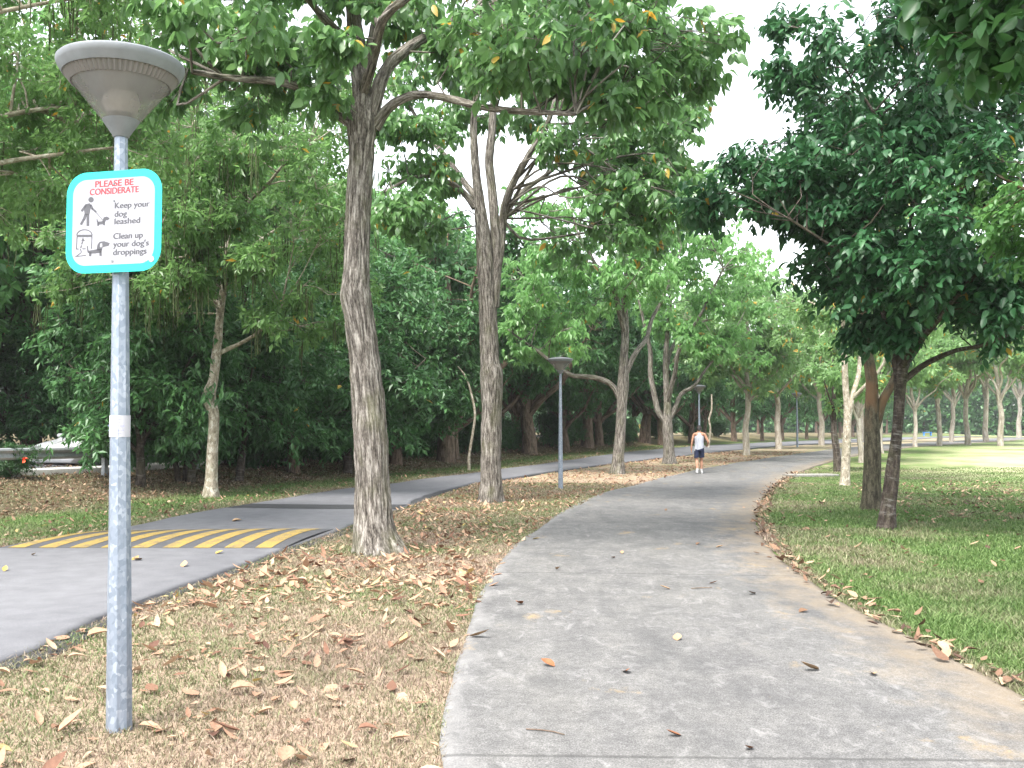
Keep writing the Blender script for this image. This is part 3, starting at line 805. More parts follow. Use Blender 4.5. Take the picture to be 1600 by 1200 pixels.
traced_tree('path_side_tree', 'pale mossy slender trunk forking beside the concrete drain cover', float(at(1320, 759)[1]),
    [(1320, 760, 17), (1321, 735, 14), (1323, 690, 13), (1324, 640, 11), (1321, 600, 10), (1319, 550, 9), (1318, 490, 8), (1316, 430, 6), (1310, 350, 4)],
    [[(1326, 655, 9), (1332, 620, 8), (1340, 575, 7, .5), (1346, 520, 5, 1), (1350, 440, 3, 1.5)],
     [(1330, 625, 7), (1350, 605, 6, -.3), (1372, 575, 5, -.6), (1395, 530, 3, -1)],
     [(1318, 500, 5), (1290, 485, 4, .5), (1262, 470, 3, 1)]],
    [(1250, 430, 1340, 510, 6, .75, -1, 2.5), (1340, 400, 1480, 520, 9, .85, -1, 3), (1290, 250, 1480, 400, 8, .95, -1, 3)],
    M['bark_pale'], M['leaf_far'], 41, dict(twigs=9, sprays=6, leaflets=5, L=.2, wr=.45, style='palm', droop=.45, hi=False), seg=16, group='trees on the lawn along the path')


def free_tree(name, label, base, height, fork, r, blobs, bark, leaf, seed, fol, group=None, nl=5, lean=(0, 0)):
    """a tree standing outside the picture whose crown reaches into it"""
    rg = np.random.default_rng(seed)
    w = Wood(); b = np.array([base[0], base[1], float(gz(*base))])
    top = np.array([lean[0], lean[1], height])
    pp, rr = w.tube([b + [0, 0, -.1], b + [.03, 0, fork * .5], b + [lean[0] * .3, lean[1] * .3, fork], b + top * [.7, .7, .75], b + top], [r * 1.3, r, r * .85, r * .5, r * .12], 18, .12, flare=.3, rg=rg)
    k = len(pp) // 2
    A, AR = [pp[k:]], [rr[k:]]
    idx = np.linspace(0, len(blobs) - 1, nl).astype(int)
    for i in idx:
        c = np.asarray(blobs[i][0]); s = b + top * np.array([.3, .3, fork / height])
        m = (s + c) / 2 + np.array([0, 0, .2])
        p2, r2 = w.tube([s, m, c], [r * .55, r * .4, .012], 8, .15, wig=.08, rg=rg)
        A.append(p2[len(p2) // 4:]); AR.append(r2[len(r2) // 4:])
    crown = foliage(w, np.vstack(A), np.concatenate(AR), blobs, rg, **fol)
    import mathutils
    T = mathutils.Matrix.Translation([-float(v) for v in b])
    wm = w.mesh('trunk'); wm.transform(T); crown.transform(T)
    root = thing(name, label, 'tree', b, 0, group)
    obj('trunk', wm, bark, root); obj('crown', crown, leaf, root)
    return root


rg_ = np.random.default_rng(77)
bl = region_blobs([(1460, -150, 1680, 30, 9, .40, -.6, .8), (1500, 40, 1640, 95, 4, .22, -.4, .5)], 7.2, rg_) + [(np.array([5.2 + rg_.uniform(-1.6, 2.6), 7.2 + rg_.uniform(-1.5, 2.2), 5.6 + rg_.uniform(-.3, 2.4)]), (.8, .8, .6)) for _ in range(16)]
free_tree('overhanging_tree', 'broad leaved branch tip hanging into the top right corner', (6.9, 7.4), 7.5, 3.4, .16, bl, M['bark_brown'], M['leaf_corner'], 5,
          dict(twigs=9, sprays=5, leaflets=4, L=.145, wr=.6, style='alt', droop=.6), nl=6, group='trees right of the path outside the photo')
bl = region_blobs([(1570, 295, 1740, 400, 8, .42, -.6, .8)], 12.3, rg_) + [(np.array([8.4 + rg_.uniform(-2, 2.4), 13 + rg_.uniform(-1.5, 2), 5.0 + rg_.uniform(-.8, 2.4)]), (.8, .8, .6)) for _ in range(16)]
free_tree('overhanging_tree', 'fresh bright green spray of leaves at the right margin beside the dark crown', (9.2, 13.2), 7.6, 3.0, .17, bl, M['bark_brown'], M['leaf_bright'], 6,
          dict(twigs=9, sprays=6, leaflets=6, L=.12, wr=.5, style='alt', droop=.4), nl=6, group='trees right of the path outside the photo')


# ------------------------------------------------------------------ copied trees of the row, the wood and the far lawn
def proto_tree(seed, height, fork, r, crown_r, cz0, nblob, blob_r, bark, leaf, fol, nl=4, spread=.5, flat=.85, wig=.08, stems=1, power=2.0):
    rg = np.random.default_rng(seed)
    w = Wood(); A = []; AR = []
    for s_ in range(stems):
        a0 = rg.uniform(0, 6.28); off = np.array([cos(a0), sin(a0), 0]) * (.12 * (stems > 1))
        lean = np.array([cos(a0), sin(a0), 0]) * (.35 if stems > 1 else .12) * rg.uniform(.4, 1.2)
        rr0 = r * (1 if s_ == 0 else rg.uniform(.5, .8))
        pp, rr = w.tube([off + [0, 0, -.25], off + lean * .3 + [0, 0, fork * .45], off + lean + [0, 0, fork], off + lean * 1.6 + [0, 0, (fork + height) * .5], off + lean * 1.5 + [0, 0, height * .92]],
                        [rr0 * 1.25, rr0, rr0 * .85, rr0 * .5, .015], 12, .18, flare=.3, rg=rg, wig=wig * .6)
        k = int(len(pp) * .45); A.append(pp[k:]); AR.append(rr[k:])
        for i in range(nl):
            a = a0 + 2 * pi * i / nl + rg.uniform(-.5, .5); z0 = fork * rg.uniform(.75, 1.15)
            st = pp[np.argmin(abs(pp[:, 2] - z0))]
            e = np.array([cos(a) * crown_r * rg.uniform(.55, .85), sin(a) * crown_r * rg.uniform(.55, .85), cz0 + (height - cz0) * rg.uniform(.3, .75)])
            m = st + (e - st) * np.array([spread, spread, .42]) + [0, 0, .1]
            p2, r2 = w.tube([st, m, e], [rr0 * .55, rr0 * .36, .015], 8, .22, wig=wig, rg=rg)
            A.append(p2[len(p2) // 5:]); AR.append(r2[len(r2) // 5:])
    blobs = []
    while len(blobs) < nblob:
        v = rg.uniform(-1, 1, 3)
        if np.linalg.norm(v) < .25 or (np.abs(v) ** power).sum() > 1: continue
        c = np.array([v[0] * crown_r * .85, v[1] * crown_r * .85, (cz0 + height) / 2 + v[2] * (height - cz0) / 2 * .9])
        br = blob_r * rg.uniform(.7, 1.3)
        blobs.append((c, (br, br, br * flat)))
    crown = foliage(w, np.vstack(A), np.concatenate(AR), blobs, rg, **fol)
    return w.mesh('trunk'), crown, bark, leaf


def make_proto(name, label, cat, pr, loc, rz, scale, group):
    root = thing(name, label, cat, loc, rz, group); root.scale = (scale,) * 3 if np.isscalar(scale) else scale
    obj('trunk', pr[0], pr[2], root); obj('crown', pr[1], pr[3], root)
    return root


class Kind:
    """first call makes the tree, later calls copy it with its parts"""
    def __init__(s, name, cat, pr): s.name, s.cat, s.pr, s.root = name, cat, pr, None
    def put(s, loc, rz, scale, label, group):
        if s.root is None:
            s.root = make_proto(s.name, label, s.cat, s.pr, loc, rz, scale, group); return s.root
        return copy_tree(s.root, loc, rz, scale, label, group)


FB = dict(twigs=9, sprays=6, leaflets=5, style='palm', hi=False, droop=.45)
K_row = [Kind('verge_tree', 'tree', proto_tree(s, 8.6, 2.9, .135, 3.8, 2.7, 48, 1.0, M['bark_far'], M['leaf_far'], dict(FB, L=.27, wr=.5), nl=5)) for s in (101, 102)]
K_spread = [Kind('spreading_tree', 'tree', proto_tree(s, 8.2, 1.7, .27, 4.4, 2.6, 46, 1.15, M['bark_wood'], M['leaf_wood'], dict(FB, L=.27, wr=.5, sprays=7), nl=5, spread=.55)) for s in (111, 112, 113)]
K_dense = [Kind('bushy_tree', 'tree', proto_tree(s, 5.8, .9, .09, 2.1, .45, 62, .72, M['bark_dark'], M['leaf_wood'], dict(FB, L=.17, wr=.42, style='alt', leaflets=6, twigs=9), nl=4, stems=n_, power=4.0)) for s, n_ in ((121, 1), (122, 3))]
K_tall = [Kind('woodland_tree', 'tree', proto_tree(s, 12.0, 3.0, .22, 4.4, 2.2, 60, 1.35, M['bark_wood'], M['leaf_wood'], dict(FB, L=.34, wr=.5, twigs=9), nl=5)) for s in (131, 132, 133)]
K_shrub = [Kind('shrub', 'shrub', proto_tree(s, 1.7, .35, .03, 1.0, .15, 22, .40, M['bark_dark'], M['leaf_shrub'], dict(FB, L=.13, wr=.4, style='alt', leaflets=6), nl=4, stems=2)) for s in (141, 142)]
K_lawn = [Kind('lawn_tree', 'tree', proto_tree(s, 7.4, 2.3, .115, 3.0, 2.7, 30, .9, M['bark_far'], M['leaf_far'], dict(FB, L=.27, wr=.5, twigs=9), nl=5, spread=.35, wig=.14)) for s in (151, 152, 153)]


def scale_for(base, top_px, H):
    """uniform scale that puts the top of a tree of height H at photo row top_px"""
    d = base[1]; z = CAMZ + (672 - top_px) * d / F
    return (z - base[2]) / H


G_v = 'trees on the verge between the road and the path'
for px, py, top, lab, k, rz in [
    (1166, 711, 410, 'thin pale verge trunk standing alone just right of the walking man', 0, .4),
    (1217, 702, 425, 'pale verge trunk with curved side branches left of the farthest lamp', 1, 1.9),
    (1284, 696, 440, 'pale straight verge trunk right of the farthest lamp', 0, 3.6),
    (1345, 690, 450, 'distant verge tree seen behind the brown lawn trunk', 1, 5.0)]:
    b = at(px, py); K_row[k].put(b, rz, scale_for(b, top, 8.6), lab, G_v)

G_l = 'brown trees with spreading limbs left of the road'
for px, py, top, lab, k, rz in [
    (697, 721, 330, 'brown forked trunk with spreading limbs between the two thick verge trunks', 0, .3),
    (828, 709, 380, 'reddish brown spreading tree with a torn limb left of the plain lamp', 1, 2.2),
    (918, 699, 430, 'dark spreading trunk just right of the plain lamp post', 2, 4.0),
    (1008, 692, 450, 'dark spreading trunk between the two low branched verge trees', 0, 5.2)]:
    b = at(px, py); K_spread[k].put(b, rz, scale_for(b, top, 8.2), lab, G_l)

G_b = 'dark bushy trees on the leafy bank'
for px, py, top, lab, k, rz, wide in [
    (221, 760, 330, 'bushy dark tree on the bank just right of the lamp post with the sign', 0, .5, 1.0),
    (289, 753, 340, 'leaning multi stemmed bushy tree left of the pale pod tree trunk', 1, 1.0, 1.0),
    (373, 751, 370, 'bushy tree with a thin dark stem right of the pale pod tree trunk', 0, 2.4, 1.0),
    (543, 740, 360, 'bushy dark tree with a thin stem just left of the thickest trunk', 0, 4.0, 1.15),
    (455, 728, 340, 'bushy multi stemmed tree behind the red flower shrub', 1, 3.0, 1.2),
    (610, 722, 400, 'bushy tree half hidden behind the thickest trunk', 1, 5.4, 1.1)]:
    b = at(px, py); s = scale_for(b, top, 5.8); K_dense[k].put(b, rz, (s * wide, s * wide, s), lab, G_b)

# lower left: bigger trees whose skirts hang over the guardrail
G_w = 'trees of the dark wood beyond the road'
LW = 'tree of the dark wood beyond the asphalt road'
LB = 'tall green tree standing behind the expressway at the back of the wood'
rw = np.random.default_rng(9)
wood_spots = []
RX = lambda y: -11.3 + .30 * (y - 25)
for row, (off, y0, st) in enumerate(((8.6, 24, 5.2), (13.5, 28, 6.5), (20, 30, 8.5))):
    y = y0
    while y < (128, 110, 90)[row]:
        wood_spots.append((RX(y) - off + rw.uniform(-1, 1), y, float(np.interp(y, [24, 41, 57, 74, 100, 130], [1.15, 1.28, 1.38, 1.36, 1.15, 1.0])) * (1 + .06 * row), 1)); y += st * rw.uniform(.85, 1.15)
for x, y, h in [(-3.4, 50, .68), (2.6, 66, .75), (9, 73, .75), (16, 83, .72), (9.6, 88, .8), (24, 96, .75), (15, 100, .8), (33, 112, .78), (24, 116, .85), (42, 128, .8), (33, 134, .85), (52, 146, .85), (44, 154, .9), (6.5, 80, .8), (20, 106, .85), (36, 146, .9),
                (60, 165, .9), (66, 176, .95), (74, 190, .95), (84, 204, 1.0), (90, 215, 1.0), (56, 184, 1.0), (66, 200, 1.0), (86, 158, .85), (95, 166, .9), (104, 160, .9), (100, 178, .95), (112, 176, .95), (122, 190, 1.0), (108, 196, 1.0), (120, 165, .9), (96, 150, .8)]:
    wood_spots.append((x, y, h, 0))
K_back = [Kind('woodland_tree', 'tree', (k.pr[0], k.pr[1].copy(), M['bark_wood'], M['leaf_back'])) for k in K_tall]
for i, (x, y, h, bk) in enumerate(wood_spots):
    b = (x, y, float(gz(x, y)))
    (K_back if bk else K_tall)[i % 3].put(b, rw.uniform(0, 6.28), (h * rw.uniform(.9, 1.05), h * rw.uniform(.9, 1.05), h * rw.uniform(.92, 1.05)), LB if bk else LW, G_w)

# spreading and bushy filler inside the wood, under the tall ones
G_u = 'low trees inside the dark wood'
for i, (x, y, s) in enumerate([(-7.2, 33, .7), (-4.6, 39.5, .85), (-2.6, 44.5, .9), (-1, 50.5, .9), (3, 56, .9), (.2, 57, 1.0), (5.5, 63, .95), (10.5, 70, .95), (14, 78, .95), (5, 72, 1.0), (20, 90, 1.0), (28, 104, 1.0), (37, 120, 1.0), (13, 92, 1.1), (47, 138, 1.0)]):
    K_spread[i % 3].put((x, y, float(gz(x, y))), rw.uniform(0, 6.28), s * rw.uniform(.85, 1.05), 'low spreading tree inside the dark wood beyond the road', G_u)

G_s = 'dark shrubs under the wood'
for i, (px, py, s) in enumerate([(250, 731, .9), (305, 729, 1.0), (350, 728, 1.1), (180, 735, .8), (405, 731, 1.2), (470, 727, 1.4), (520, 726, 1.3), (425, 726, 1.2), (500, 722, 1.2), (630, 718, 1.1), (665, 716, 1.3), (740, 712, 1.2), (775, 708, 1.3), (800, 706, 1.1), (865, 702, 1.2), (893, 700, 1.1), (945, 697, 1.3), (975, 695, 1.2), (1080, 688, 1.3), (400, 735, .9), (1120, 685, 1.3), (575, 722, 1.1), (715, 710, 1.3), (1035, 690, 1.3)]):
    b = at(px, py - 3); K_shrub[i % 2].put(b, rw.uniform(0, 6.28), s * rw.uniform(.85, 1.15), 'dark leafy shrub at the foot of the wood beyond the road', G_s)

G_e = 'bushy trees beyond the expressway'
for i in range(15):
    y = 22 + i * 4.2; x = RX(y) - 8.2 + rw.uniform(-.8, .6); s_ = rw.uniform(.75, 1.05)
    K_dense[i % 2].put((x, y, float(gz(x, y))), rw.uniform(0, 6.28), (s_ * 1.25, s_ * 1.25, s_), 'bushy tree lining the far side of the expressway', G_e)
# far row on the lawn edge
G_f = 'pale trees along the far edge of the lawn'
for px, py, top, lab, k, rz in [
    (1377, 708, 470, 'whitish forked trunk between the brown trunk and the dark banded trunk', 0, .2),
    (1346, 723, 470, 'short pale forked trunk close behind the mossy trunk', 1, 1.4),
    (1430, 698, 500, 'dark stemmed slim tree first to the right of the dark banded trunk', 2, 2.2),
    (1467, 696, 470, 'bright white straight trunk left of the far lawn row', 0, 3.3),
    (1487, 691, 480, 'thin short trunk second from the bright white straight trunk', 1, 4.2),
    (1512, 695, 440, 'pale trunk with a V fork in the middle of the far lawn row', 2, 5.1),
    (1541, 690, 450, 'leaning pair of thin dull stems beside the widest far tree', 0, 1.0),
    (1563, 697, 430, 'widest whitish many limbed tree of the far lawn row', 1, 2.8),
    (1592, 684, 470, 'farthest small pale tree at the right margin', 2, .6),
    (1650, 697, 440, 'pale lawn tree standing just past the right margin', 0, 4.4)]:
    b = at(px, py); K_lawn[k].put(b, rz, scale_for(b, top, 7.4), lab, G_f)
K_lawn2 = Kind('leaning_tree', 'tree', proto_tree(161, 4.6, 1.8, .13, 1.6, 2.4, 12, .6, M['bark_dark'], M['leaf_far'], dict(FB, L=.22, wr=.5, twigs=7), nl=3))
b = at(1309, 737); K_lawn2.put(b, .7, 1.0, 'short dark crooked trunk left of the pale mossy trunk', 'trees on the lawn along the path')

def distant():
    rg = np.random.default_rng(2); n = 300000
    a = R(90) - rg.uniform(R(-62), R(52), n); d = rg.uniform(215, 245, n)
    top = 11 + 7 * vnoise(a * 38, a * 0 + 2) + 3 * vnoise(a * 130, a * 0 + 8)
    z = rg.random(n) ** 1.35 * top
    pos = np.c_[d * np.cos(a), d * np.sin(a), z + .3]
    return leaves_mesh('distant_wood', pos, norm(rg.normal(size=(n, 3)) + [0, 0, -.4]), rg.normal(size=(n, 3)) * .5 + [0, 0, 1], rg.uniform(.7, 1.3, n), .7, False)
tag(obj('distant_wood', distant(), M['leaf_wood']), 'far-off wood closing the view behind the trees', 'wood', kind='stuff')
# flowering shrubs on the bank
M['petal'] = plain('red_petals', (.75, .10, .04), .6, .3, vary=.2)
for px, py, s, lab in [(22, 748, .5, 'low shrub with one red flower below the guardrail'), (456, 724, .9, 'bright green shrub with one red flower under the dark wood')]:
    b = at(px, py); r = K_shrub[1].put(b, 1.0, s, lab, 'shrubs with red flowers')
    rgp = np.random.default_rng(int(px)); m = 9
    a = norm(rgp.normal(size=(m, 3)) + [0, -1.2, .6])
    pp = np.tile(np.array([[-.15, -1.0, 1.05 if px > 300 else .9]]), (m, 1)) + rgp.normal(size=(m, 3)) * .03
    obj('flower', leaves_mesh('flower', pp, a, np.tile([[0, 0, 1.]], (m, 1)) + rgp.normal(size=(m, 3)) * .3, .20, .7), M['petal'], r)

# bare sapling stems beyond the road
def bare(px, py, spec, lab):
    b = at(px, py); w = Wood(); p, r = px_limb(spec, b[1]); p[0, 2] = b[2] - .05
    w.tube(p, r, 9, .12, flare=.2)
    me = w.mesh('bare_sapling'); import mathutils
    me.transform(mathutils.Matrix.Translation([-float(v) for v in b]))
    o = obj('bare_sapling', me, M['bark_pale']); o.location = [float(v) for v in b]
    tag(o, lab, 'sapling', 'bare sapling stems beyond the road')
bare(733, 735, [(733, 736, 5), (733, 712, 4.5), (739, 675, 4.2), (742, 645, 4), (735, 610, 3.5), (727, 588, 3), (715, 572, 2)], 'thin crooked bare stem left of the twin stemmed verge trunk')
bare(1107, 700, [(1107, 701, 3.6), (1110, 672, 3.2), (1108, 655, 3), (1112, 640, 3), (1112, 616, 2.4)], 'thin straight bare stem right of the walking man')


# ------------------------------------------------------------------ leaf litter and grass (ground cover nobody could count)
def litter(name, xy, L, mat, zoff=.012, stand=.10):
    n = len(xy); rg = np.random.default_rng(n)
    th = rg.uniform(0, 6.28, n)
    ax = np.stack([np.cos(th), np.sin(th), rg.normal(0, stand, n)], 1)
    up = np.stack([rg.normal(0, stand, n), rg.normal(0, stand, n), np.ones(n)], 1)
    pos = np.c_[xy, gz(xy[:, 0], xy[:, 1]) + zoff + rg.uniform(0, .02, n)]
    curl = rg.uniform(-.7, .35, n)
    o = obj(name, leaves_mesh(name, pos, ax, up, L, rg.uniform(.32, .62, n), True, rg.uniform(-.1, .8, n), curl), mat)
    return o


rl = np.random.default_rng(4)


def between(ta, tb, y, u):
    return np.c_[edge_x(ta, y) * (1 - u) + edge_x(tb, y) * u, y]


n = 17000
y = 4 + (56 - 4) * rl.random(n) ** .9
keep = rl.random(n) < .42 + .78 * smooth((y - 6.0) / 6)
y = y[keep]
xy = between(ASR, CPL, y, rl.random(len(y)) * .98 + .02)
cl = vnoise(xy[:, 0] * 1.1 + 20, xy[:, 1] * .8 + 9)
xy = xy[rl.random(len(xy)) < .25 + 1.1 * smooth((cl - .25) / .5)]
yn = 4.2 + 9.5 * rl.random(900); xn = between(ASR, CPL, yn, rl.random(900) * .97 + .02); cn = vnoise(xn[:, 0] * .8 + 3, xn[:, 1] * .6 + 40)
xn = xn[rl.random(900) < (.25 + .75 * smooth((yn - 5) / 6)) * (.3 + .9 * smooth((cn - .3) / .4))]
oN = litter('fallen_leaves', xn, rl.uniform(.08, .165, len(xn)), M['litter'], .018, .2)
tag(oN, 'larger curled tan leaves strewn over the near straw coloured verge', 'fallen leaves', kind='stuff')
o1 = litter('fallen_leaves', xy, np.where(rl.random(len(xy)) < .12, rl.uniform(.11, .15, len(xy)), rl.uniform(.035, .105, len(xy))), M['litter'], .010)
tag(o1, 'brown fallen leaves scattered over the dry verge between road and path', 'fallen leaves', kind='stuff')
# left bank and the strip beside the road
n = 34000
y = 8 + 62 * rl.random(n) ** 1.5; s = rl.random(n) ** .8 * 10
xy = np.c_[edge_x(ASL, y) - .05 - s, y]
pk = .9 * np.exp(-s / .9) + .75 * smooth((s - 2.2) / 1.5) + .12
xy = xy[rl.random(n) < pk]
ns = edge_x(ASL, xy[:, 1]) - xy[:, 0] < 1.9
o2b = litter('fallen_leaves', xy[ns], rl.uniform(.05, .13, ns.sum()), M['litter'], .012)
tag(o2b, 'pale tan fallen leaves in the grass strip along the left road edge', 'fallen leaves', kind='stuff')
xy = xy[~ns]
o2 = litter('fallen_leaves', xy, rl.uniform(.05, .13, len(xy)), M['litter_dark'], .012)
tag(o2, 'dark brown fallen leaves over the shady bank under the bushy trees', 'fallen leaves', kind='stuff')
# drift along the right hand edge of the concrete and patch under the dark tree
y = 4 + 32 * rl.random(620) ** 1.1
e = edge_x(CPR, y) + rl.normal(.05, .10, len(y))
xa = np.c_[e, y]
n = 1000; d = 17 + 13 * rl.random(n)
xb = np.c_[d * .46 + rl.normal(0, 2.6, n), d]
d = 10 + 20 * rl.random(350); xc = np.c_[edge_x(CPR, d) + 8 * rl.random(350) ** 1.4, d]
xb = xb[xb[:, 0] > edge_x(CPR, xb[:, 1]) + 2.2]
xy = np.vstack([xa, xb, xc])
o3 = litter('fallen_leaves', xy, rl.uniform(.06, .14, len(xy)), M['litter_dark'], .035)
tag(o3, 'dark dry leaves drifted along the lawn edge and under the dark tree', 'fallen leaves', kind='stuff')


def grass(name, xy, h, w, dry, lean):
    n = len(xy); rg = np.random.default_rng(n + 1)
    th = rg.uniform(0, 6.28, n); z = gz(xy[:, 0], xy[:, 1])
    side = np.c_[np.cos(th), np.sin(th), np.zeros(n)] * (w * .5)[:, None]
    ph = rg.uniform(0, 6.28, n); ln = np.abs(rg.normal(0, lean, n)) + .1
    tip = np.c_[np.cos(ph) * ln * h, np.sin(ph) * ln * h, h * rg.uniform(.6, 1.1, n)]
    b = np.c_[xy, z - .005]
    mid = b + tip * np.array([.38, .38, .6])
    V = np.stack([b - side, b + side, mid + side * .8, mid - side * .8, b + tip], 1).reshape(-1, 3)
    k = (np.arange(n) * 5)[:, None, None]
    q = (np.array([[0, 1, 2, 3]])[None] + k).reshape(-1, 4); t = (np.array([[3, 2, 4]])[None] + k).reshape(-1, 3)
    return obj(name, meshdata(name, V, tris=t, quads=q, smooth_=False, attrs={'dry': np.repeat(dry, 5)}), M['blade'])


def patches(xy, s, o):
    return .6 * vnoise(xy[:, 0] * s + o, xy[:, 1] * s + o) + .4 * vnoise(xy[:, 0] * s * 3.1 + o, xy[:, 1] * s * 3.1)


n = 150000
y = 3.6 * np.exp(rl.random(n) * math.log(30 / 3.6))
xy = between(ASR, CPL, y, rl.random(n) * 1.0)
dr = np.clip((1.15 - patches(xy, .9, 7) * 1.05 + rl.normal(0, .22, n)), 0, 1)
og = grass('grass', xy, rl.uniform(.02, .05, n) * (1 + .01 * y), .0035 + .0006 * y, dr, .9)
tag(og, 'short straw coloured grass on the verge between road and path', 'grass', kind='stuff')
n = 240000
y = 4.0 * np.exp(rl.random(n) * math.log(40 / 4.0))
er = edge_x(CPR, y)
wd = np.maximum(2.4, y * .60 - er + 2.2)
xy = np.c_[er - .03 + wd * rl.random(n), y]
off = xy[:, 0] - er
dr = np.clip(.75 * np.exp(-(off / .16) ** 2) + -.03 + (.57 - patches(xy, .7, 3)) * 1.4 + rl.normal(0, .14, n) + .18 * smooth((y - 18) / 18), 0, 1)
h = (.035 + .06 * patches(xy, 1.1, 50)) * rl.uniform(.6, 1.3, n) * (1 - .45 * smooth((y - 15) / 20))
og = grass('grass', xy, h, .005 + .0007 * y, dr, .75)
tag(og, 'green lawn grass right of the concrete path', 'grass', kind='stuff')
n = 95000
y = 8 * np.exp(rl.random(n) * math.log(50 / 8.)); s = rl.random(n) ** 1.5 * 8.5
xy = np.c_[edge_x(ASL, y) - s, y]
dr = np.clip(.75 * np.exp(-s / .7) + (.55 - patches(xy, .6, 3)) * .9 + rl.normal(0, .15, n) + .55 * smooth((s - 2.2) / 1.4), 0, 1)
og = grass('grass', xy, rl.uniform(.03, .08, n), .006 + .0006 * y, dr, .75)
tag(og, 'short grass strip left of the asphalt road', 'grass', kind='stuff')

# single leaves lying on the bare paths
def lone_leaf(px, py, L, lab, grp, mat, lift, seed):
    b = at(px, py); rg = np.random.default_rng(seed)
    th = rg.uniform(0, 6.28)
    me = leaves_mesh('fallen_leaf', np.zeros((1, 3)), np.array([[cos(th), sin(th), rg.uniform(0, .10)]]), np.array([[rg.normal(0, .12), rg.normal(0, .12), 1.]]), L, rg.uniform(.42, .65), True, rg.uniform(.3, .8), rg.uniform(-.4, -.1))
    o = obj('fallen_leaf', me, mat); o.location = (float(b[0]), float(b[1]), float(b[2]) + lift)
    tag(o, lab, 'leaf', grp)
tan = plain('tan_leaf', (0.310, 0.205, 0.118), .7, .25, vary=.25); rust = plain('rust_leaf', (0.223, 0.090, 0.040), .7, .25, vary=.25); brown = plain('brown_leaf', (0.149, 0.087, 0.053), .7, .25, vary=.25); yell = plain('yellow_leaf', (0.372, 0.260, 0.074), .7, .25, vary=.2)
GC = 'single leaves on the concrete path'
for i, (px, py, L, m, lab) in enumerate([
    (816, 947, .13, rust, 'rust curled leaf high on the left half of the concrete path'), (867, 1047, .12, rust, 'small rust leaf in the left middle of the path, before the straight twig'),
    (977, 1053, .13, rust, 'cupped rust leaf in the very middle of the near path'), (1058, 1006, .13, tan, 'tan leaf just left of the largest yellow sand stain'),
    (1280, 1052, .17, tan, 'large flat tan leaf on the right part of the path'), (1362, 1057, .13, tan, 'narrow tan leaf nearest the right hand litter drift'),
    (1248, 961, .11, brown, 'small dark leaf right of the largest yellow sand stain'), (1180, 931, .15, brown, 'crumpled brown leaf beside a short twig on the path'),
    (960, 874, .13, rust, 'rust leaf lying on the second path joint'), (972, 868, .12, tan, 'pale tan leaf next to the rust leaf by the joint'),
    (1048, 924, .13, tan, 'tan leaf in the path centre beyond the near stains'), (1088, 854, .14, brown, 'brown curled leaf far up the middle of the path'),
    (1065, 1156, .10, rust, 'little rust leaf close to the nearest joint'), (1176, 1176, .08, rust, 'tiny rust leaf lowest on the path'),
    (733, 999, .2, tan, 'long pale leaf on the left edge of the path'), (870, 893, .10, tan, 'small tan leaf resting on the cross joint'),
    (1118, 858, .12, tan, 'pale leaf right of the brown curled leaf'), (1108, 915, .10, rust, 'small reddish leaf left of the crumpled brown leaf'),
    (832, 845, .12, yell, 'yellowish leaf near the curved left path edge'), (1040, 800, .14, brown, 'dark leaf on the far bend of the path')]):
    lone_leaf(px, py, L * .9, lab, GC, m, .024, 300 + i)
GA = 'single leaves on the asphalt road'
for i, (px, py, L, m, lab) in enumerate([
    (206, 880, .12, yell, 'yellow leaf touching the lamp post line on the asphalt'), (221, 879, .15, tan, 'upturned tan leaf just before the striped hump'), (286, 891, .14, tan, 'flat tan leaf at the ragged road edge'),
    (337, 870, .14, yell, 'thin yellow leaf below the last hump stripes'), (6, 898, .12, yell, 'yellow leaf at the left margin of the road'), (50, 872, .10, tan, 'small tan leaf left of the lamp post on the road'), (362, 818, .17, tan, 'spread tan leaf between the hump and the dark strip'),
    (790, 753, .16, brown, 'dark leaf on the far asphalt beyond the twin stemmed trunk')]):
    lone_leaf(px, py, L, lab, GA, m, .038, 400 + i)
for px, py, px2, py2, lab in [(822, 1148, 882, 1157, 'straight brown twig lying low on the concrete path'), (1080, 924, 1113, 923, 'short pale twig beside the small reddish leaf')]:
    a, c = at(px, py), at(px2, py2); w = Wood(); w.tube(np.array([a, (a + c) / 2 + [.02, .02, 0], c]) + [0, 0, .03], [.004, .004, .003], 6, .05, lump=.1)
    o = obj('twig', w.mesh('twig'), M['bark_wood']); tag(o, lab, 'twig', 'twigs on the concrete path')

# ------------------------------------------------------------------ speed hump, dark strip, drain cover
def hump():
    y0, y1 = 13.35, 15.75
    nx, ny = 40, 18
    root = thing('speed_hump', 'low black speed hump with yellow stripes across the asphalt road', 'speed hump', (0, 0, 0))
    def surf(name, ua, ub, mat, lift, n):
        V = []
        for j in range(ny + 1):
            yy = y0 + (y1 - y0) * j / ny; xl, xr = edge_x(ASL, yy) + .03, edge_x(ASR, yy) - .02
            prof = .065 * math.sin(pi * j / ny) ** .8
            for i in range(n + 1):
                u = ua + (ub - ua) * i / n; x = xl + (xr - xl) * u
                ed = smooth(np.array(min(u, 1 - u) / .06))
                V.append((x, yy, float(gz(x, yy)) + .037 + lift + prof * (.35 + .65 * float(ed))))
        i = np.arange((nx * 0 + n + 1) * (ny + 1)).reshape(ny + 1, n + 1)
        q = np.stack([i[:-1, :-1], i[:-1, 1:], i[1:, 1:], i[1:, :-1]], -1).reshape(-1, 4)
        return obj(name, meshdata(name, V, quads=q), mat, root)
    surf('hump_surface', 0, 1, M['hump'], 0, nx)
    W = 3.75; k = 9
    for i in range(k):
        c = .035 + i * .108
        surf('stripe', c, c + .058, M['yellow'], .004, 4)
